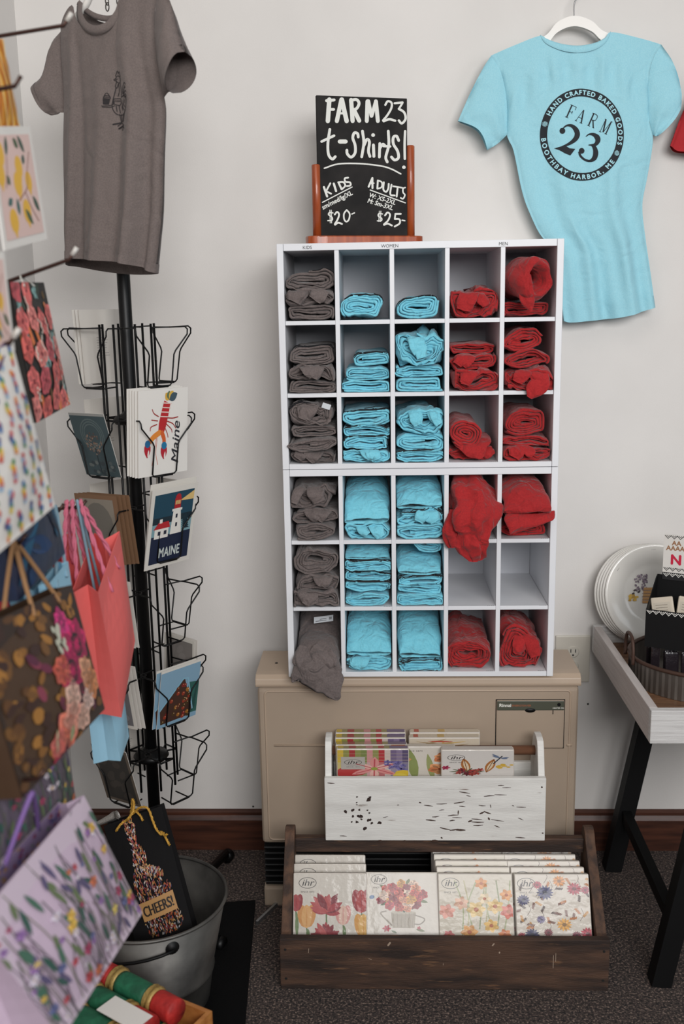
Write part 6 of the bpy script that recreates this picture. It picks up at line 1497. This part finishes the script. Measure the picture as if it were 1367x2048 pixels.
# ================================================================== low dark things on the floor between bucket and crate
MATM = mat('black_rubber', (8, 8, 9), rough=.85, spec=.15, bump=.3, bscale=200)
q = [atz(398, 1808, .012), atz(510, 1800, .012), atz(487, 2075, .012), atz(330, 2075, .012)]
V = [Vector((p.x, p.y, 0)) for p in q]+q
tag(mesh_obj('floor_mat', V, [(3, 2, 1, 0), (4, 5, 6, 7), (0, 1, 5, 4), (1, 2, 6, 5), (2, 3, 7, 6), (3, 0, 4, 7)], MATM), 'black rubber floor mat between the bucket and the brown crate', 'mat')
STL = mat('steel_edge', (170, 172, 174), rough=.3, metal=.9)
a, b = atz(513, 1847, .004), atz(556, 1806, .004); d = (b-a).normalized(); s_ = Vector((d.y, -d.x, 0))*.003
V = [p+q_+Vector((0, 0, z)) for z in (-.004, .006) for p, q_ in ((a, s_), (b, s_), (b, -s_), (a, -s_))]
tag(mesh_obj('metal_strip', V, [(3, 2, 1, 0), (4, 5, 6, 7), (0, 1, 5, 4), (1, 2, 6, 5), (2, 3, 7, 6), (3, 0, 4, 7)], STL), 'thin shiny metal strip on the floor left of the brown crate', 'strip')
# ================================================================== DISPLAY TABLE AT THE RIGHT
WWH = mat('whitewashed_wood', (206, 204, 202), rough=.6, col2=(176, 172, 170), vscale=9, vstretch=(1, 8, 30), vmix=(.4, .8), bump=.4, bscale=90, bstretch=(.6, 6, 14))
WWE = mat('whitewashed_side', (196, 188, 184), rough=.6, col2=(176, 166, 162), vscale=9, vstretch=(8, 1, 30), vmix=(.4, .8), bump=.3, bscale=90, bstretch=(6, .6, 14))
TOPW = mat('table_plank', (126, 92, 66), rough=.5, col2=(92, 64, 46), vscale=10, vstretch=(1, 14, 14), bump=.3, bscale=60, bstretch=(1, 8, 8))
LEGM = mat('black_leg', (10, 10, 11), rough=.6, spec=.25)
tx0, tx1, ty0, ty1 = .545, 1.30, -.600, -.035; tz0, tz1 = .574, .645
t = thing('display_table', 'whitewashed tray-top table on black legs at the right', 'table', ((tx0+tx1)/2, (ty0+ty1)/2, 0))
box('tray_side', tx0, tx0+.018, ty0+.018, ty1-.018, tz0, tz1, WWE, t, .002); box('tray_side', tx1-.018, tx1, ty0+.018, ty1-.018, tz0, tz1, WWE, t, .002)
box('tray_front', tx0, tx1, ty0, ty0+.018, tz0, tz1, WWH, t, .002); box('tray_back', tx0, tx1, ty1-.018, ty1, tz0, tz1, WWH, t, .002)
for k in range(5):
    ya = ty0+.018+k*(ty1-ty0-.036)/5; box('plank', tx0+.018, tx1-.018, ya+.0006, ya+(ty1-ty0-.036)/5-.0006, .590, .602, TOPW, t, .001)
def beam(name, a, b, w, d, m, par):
    a, b = Vector(a), Vector(b); z = (b-a).normalized(); x = Vector((1, 0, 0)); x = (x-z*x.dot(z)).normalized(); y = z.cross(x)
    V = [p+x*(sx*w/2)+y*(sy*d/2) for p in (a, b) for sx, sy in ((-1, -1), (1, -1), (1, 1), (-1, 1))]
    return mesh_obj(name, V, [(3, 2, 1, 0), (4, 5, 6, 7), (0, 1, 5, 4), (1, 2, 6, 5), (2, 3, 7, 6), (3, 0, 4, 7)], m, par)
for yy, X0 in ((-.105, .600), (-.560, .600)):
    beam('leg', (X0, yy, 0), (X0+.105, yy, .590), .042, .040, LEGM, t); beam('leg', (tx1-(X0-tx0), yy, 0), (tx1-(X0-tx0)-.105, yy, .590), .042, .040, LEGM, t)
for s in (0, 1):
    X0 = .628 if s == 0 else tx1-(.628-tx0); beam('stretcher', (X0, -.105, .16), (X0, -.560, .14), .022, .030, LEGM, t)
beam('stretcher', (.635, -.335, .15), (tx1-.09, -.335, .15), .022, .026, LEGM, t)

# ---- stack of plates leaning on the wall
CER = mat('white_ceramic', (224, 220, 213), rough=.25, coat=.4)
prof = [(.0001, .004), (.070, .003), (.082, .006), (.092, .013), (.124, .0205), (.131, .0215), (.1325, .0195), (.130, .0175), (.094, .008), (.074, .0), (.0001, .0)]
prof = [(r_*.95, z_) for r_, z_ in prof]
pc = at(1288, 1204, -.06)
lean = RAD(14)
for k in range(5):
    N = Vector((0, -cos(lean), sin(lean))); Uv = Vector((0, sin(lean), cos(lean)))
    c = Vector((pc.x+.0045*k, -.030, .602))+Uv*.126+N*(.010+.0095*k)+Vector((0, -.030, 0))
    lab = ['rearmost white plate of the stack leaning on the wall', 'second white plate from the wall in the stack', 'third white plate from the wall in the stack', 'fourth white plate from the wall in the stack', 'front white plate with a beehive picture, leaning on the stack'][k]
    M = Matrix(((1, 0, 0, c.x), (0, Uv.y, N.y, c.y), (0, Uv.z, N.z, c.z), (0, 0, 0, 1)))
    root = thing('dinner_plate', lab, 'plate', M=M, group='plates leaning on the wall')
    V, F = lathe_geo(prof, 56); mesh_obj('ceramic', V, F, CER, root, True, local=True)
    if k == 4:
        P = Print(); r = random.Random(2)
        for q in range(60): P.ell(-.032+r.uniform(-.016, .016), .028+r.uniform(-.02, .02), .0022, .003, r.choice([(120, 104, 116), (92, 80, 92), (150, 136, 146)]), 1, n=6)
        for q in range(5): P.rect(-.030+.001*q, -.022+.008*q, .006-.001*q, -.0155+.008*q, (186, 140, 88), 2); P.stroke([(-.030, -.022+.008*q), (.006, -.022+.008*q)], .0012, (130, 90, 56), 3)
        for q in range(14): P.ell(-.052+r.uniform(-.011, .011), -.008+r.uniform(-.007, .007), .004, .003, r.choice([(206, 166, 70), (180, 140, 56)]), 1, n=7)
        for q, (x, y) in enumerate(((-.048, .010), (-.038, .006), (-.052, .002))): P.ell(x, y, .004, .0025, (60, 50, 50), 3, .5, 8)
        P.build('picture', lambda u, v, l: (u, v, .0046+.0001*l), PAPER, root, True)
        P = Print()
        for a0, n0 in ((.18, 4), (.5, 3), (2.4, 4), (2.8, 3)):
            for q in range(n0): P.ell(.112*cos(a0*pi+.03*q), .112*sin(a0*pi+.03*q), .0022, .0014, (60, 56, 56), 1, n=6)
        P.build('rim_marks', lambda u, v, l: (u, v, .0188+.0001*l), PAPER, root, True)

# ---- oval galvanized tray with chocolate bars
TIN = mat('corrugated_tin', (128, 122, 116), rough=.45, metal=.7, col2=(92, 84, 78), vscale=20, vstretch=(1, 1, .3)); RUST = mat('rusty_rim', (74, 52, 42), rough=.6, metal=.3)
oc = Vector((.785, -.315, .602)); oa, ob = .212, .170
t = thing('oval_tray', 'oval corrugated metal tray with brown rim on the table', 'tray', oc)
V = []; F = []; n = 240
for rs, z in ((1.0, .001), (1.0, .060), (.99, .060), (.985, .004)):
    for k in range(n):
        a = 2*pi*k/n; w = 1+(.006*sin(k*pi*2/3) if rs == 1.0 else 0); V.append(oc+Vector((oa*rs*w*cos(a), ob*rs*w*sin(a), z)))
for j in range(3):
    for k in range(n): F.append((j*n+k, j*n+(k+1) % n, (j+1)*n+(k+1) % n, (j+1)*n+k))
F.append(tuple(3*n+k for k in range(n)))
mesh_obj('wall', V, F, TIN, t)
tube('rim', [oc+Vector((oa*cos(a), ob*sin(a), .061)) for a in [2*pi*k/80 for k in range(80)]], .0048, RUST, t, 8, True)
for s in (-1, 1): tube('handle', smooth_path([oc+Vector((s*(oa+.004), y, z)) for y, z in ((-.036, .05), (-.034, .085), (-.018, .108), (.018, .108), (.034, .085), (.036, .05))], 6), .004, RUST, t, 8)
CHOC = mat('dark_wrapper', (34, 28, 32), rough=.22, coat=.6, bump=.7, bscale=60)
for k in range(9):
    x = .645+k*.0345; y = -.385-.040*sin(min(1, k/5)*pi/2)
    M = Matrix.Translation((x, y, .6065)) @ Matrix.Rotation(RAD(-6), 4, 'X') @ Matrix.Rotation(RAD(random.Random(k).uniform(-7, 7)), 4, 'Z')
    root = thing('chocolate_bar', f'dark wrapped chocolate bar standing in the oval tray, {["first", "second", "third", "fourth", "fifth", "sixth", "seventh", "eighth", "ninth"][k]} from the left', 'chocolate', M=M, group='chocolate bars in the oval tray')
    bm = bmesh.new(); bm_box(bm, -.0155, .0155, -.009, .009, 0, .086, .004, 2); bm_obj('wrapper', bm, CHOC, root, local=True)
    box('crimped_end', -.014, .014, -.001, .001, .085, .093, CHOC, root, local=True)
for k in range(2):
    M = Matrix.Translation((.618, -.352+.038*k, .6065)) @ Matrix.Rotation(RAD(74), 4, 'Z')
    root = thing('chocolate_bar', ['dark wrapped bar at the tray handle, nearer one', 'dark wrapped bar at the tray handle, farther one'][k], 'chocolate', M=M, group='chocolate bars in the oval tray')
    bm = bmesh.new(); bm_box(bm, -.0155, .0155, -.010, .010, 0, .104, .004, 2); bm_obj('wrapper', bm, CHOC, root, local=True)
    box('crimped_end', -.014, .014, -.001, .001, .103, .112, CHOC, root, local=True)
# ---- black display box with a printed header standing on the bars
BXB = mat('black_carton', (12, 12, 13), rough=.6, spec=.25); HDR = mat('header_card', (218, 214, 208), rough=.5)
b0 = at(1287, 1303, -.365); byaw = RAD(-27); L0, D0 = .20, .105; FZ = .086
MB_ = Matrix.Translation((b0.x, -.365, .7005)) @ Matrix.Rotation(byaw, 4, 'Z')
t = thing('display_box', 'black countertop display box with white zigzag edging and a printed header', 'box', M=MB_)
box('front_panel', 0, L0, 0, .002, 0, FZ, BXB, t, local=True)
for xa in (0, L0-.002): prism('side_panel', [(.002, 0), (D0, 0), (D0, FZ+.055), (D0-.012, FZ+.052), (.002, FZ)], 'x', xa, xa+.002, BXB, t, local=True)
box('back_panel', .002, L0-.002, D0-.002, D0, 0, FZ+.055, BXB, t, local=True); box('bottom_panel', .002, L0-.002, .002, D0-.002, 0, .002, BXB, t, local=True)
hd = box('header', .012, L0-.004, D0-.0042, D0-.0022, FZ+.045, FZ+.150, HDR, t, local=True)
def zig(P, x0, x1, z, s, col, lay):
    x = x0
    while x < x1: P.stroke([(x, z), (x+s/2, z-s*.55), (x+s, z)], s*.13, col, lay, cap=False); P.stroke([(x+s*.28, z), (x+s/2, z-s*.25), (x+s*.72, z)], s*.10, col, lay, cap=False); x += s
P = Print(); zig(P, .002, L0-.014, FZ-.002, .0135, (226, 224, 218), 0); P.build('zigzag_edging', lambda u, v, l: (u, -.0004-l*.0001, v), PAPER, t, True)
P = Print(); zig(P, .004, D0-.014, .004, .011, (200, 198, 192), 0); P.build('zigzag_edging', lambda u, v, l: (-.0004-l*.0001, u, FZ-.006+v+(u-.002)*.52), PAPER, t, True)
P = Print(); zig(P, .014, L0-.018, FZ+.148, .0135, (30, 30, 32), 0); P.rect(.012, FZ+.045, L0-.004, FZ+.062, (24, 24, 26), 0); zig(P, .014, L0-.018, FZ+.0735, .0135, (30, 30, 32), 1); zig(P, .014, L0-.018, FZ+.060, .0135, (226, 224, 218), 2)
P.text('AA', .030, FZ+.126, .015, (150, 104, 70), 1, bold=.03); P.text('AAAAA', .018, FZ+.114, .015, (150, 104, 70), 1, bold=.03); P.text('N', .028, FZ+.082, .032, (196, 26, 62), 2, bold=.04)
P.build('header_print', lambda u, v, l: (u, D0-.0044-l*.0001, v), PAPER, hd, True)
for k in range(4):
    M = MB_ @ Matrix.Translation((.045+.030*k, .030+.015*k, .0025)) @ Matrix.Rotation(RAD(-8), 4, 'X') @ Matrix.Rotation(RAD((-12, 4, 8, -6)[k]), 4, 'Y')
    root = thing('paper_packet', f'pale paper packet standing in the black display box, {["front left", "second", "third", "rear right"][k]}', 'packet', M=M, group='packets in the display box')
    bm = bmesh.new(); bm_box(bm, -.024, .024, -.005, .005, 0, .105, .002, 1); bm_obj('packet_body', bm, mat('packet_paper', (206, 194, 176), rough=.5), root, local=True)
    P = Print(); P.rect(-.018, .058, .018, .094, (196, 186, 170), 0)
    for q in range(5): P.stroke([(-.014, .064+.006*q), (.012, .064+.006*q)], .0012, (130, 120, 108), 1, cap=False)
    P.build('print', lambda u, v, l: (u, -.0053-l*.0001, v), PAPER, root, True)
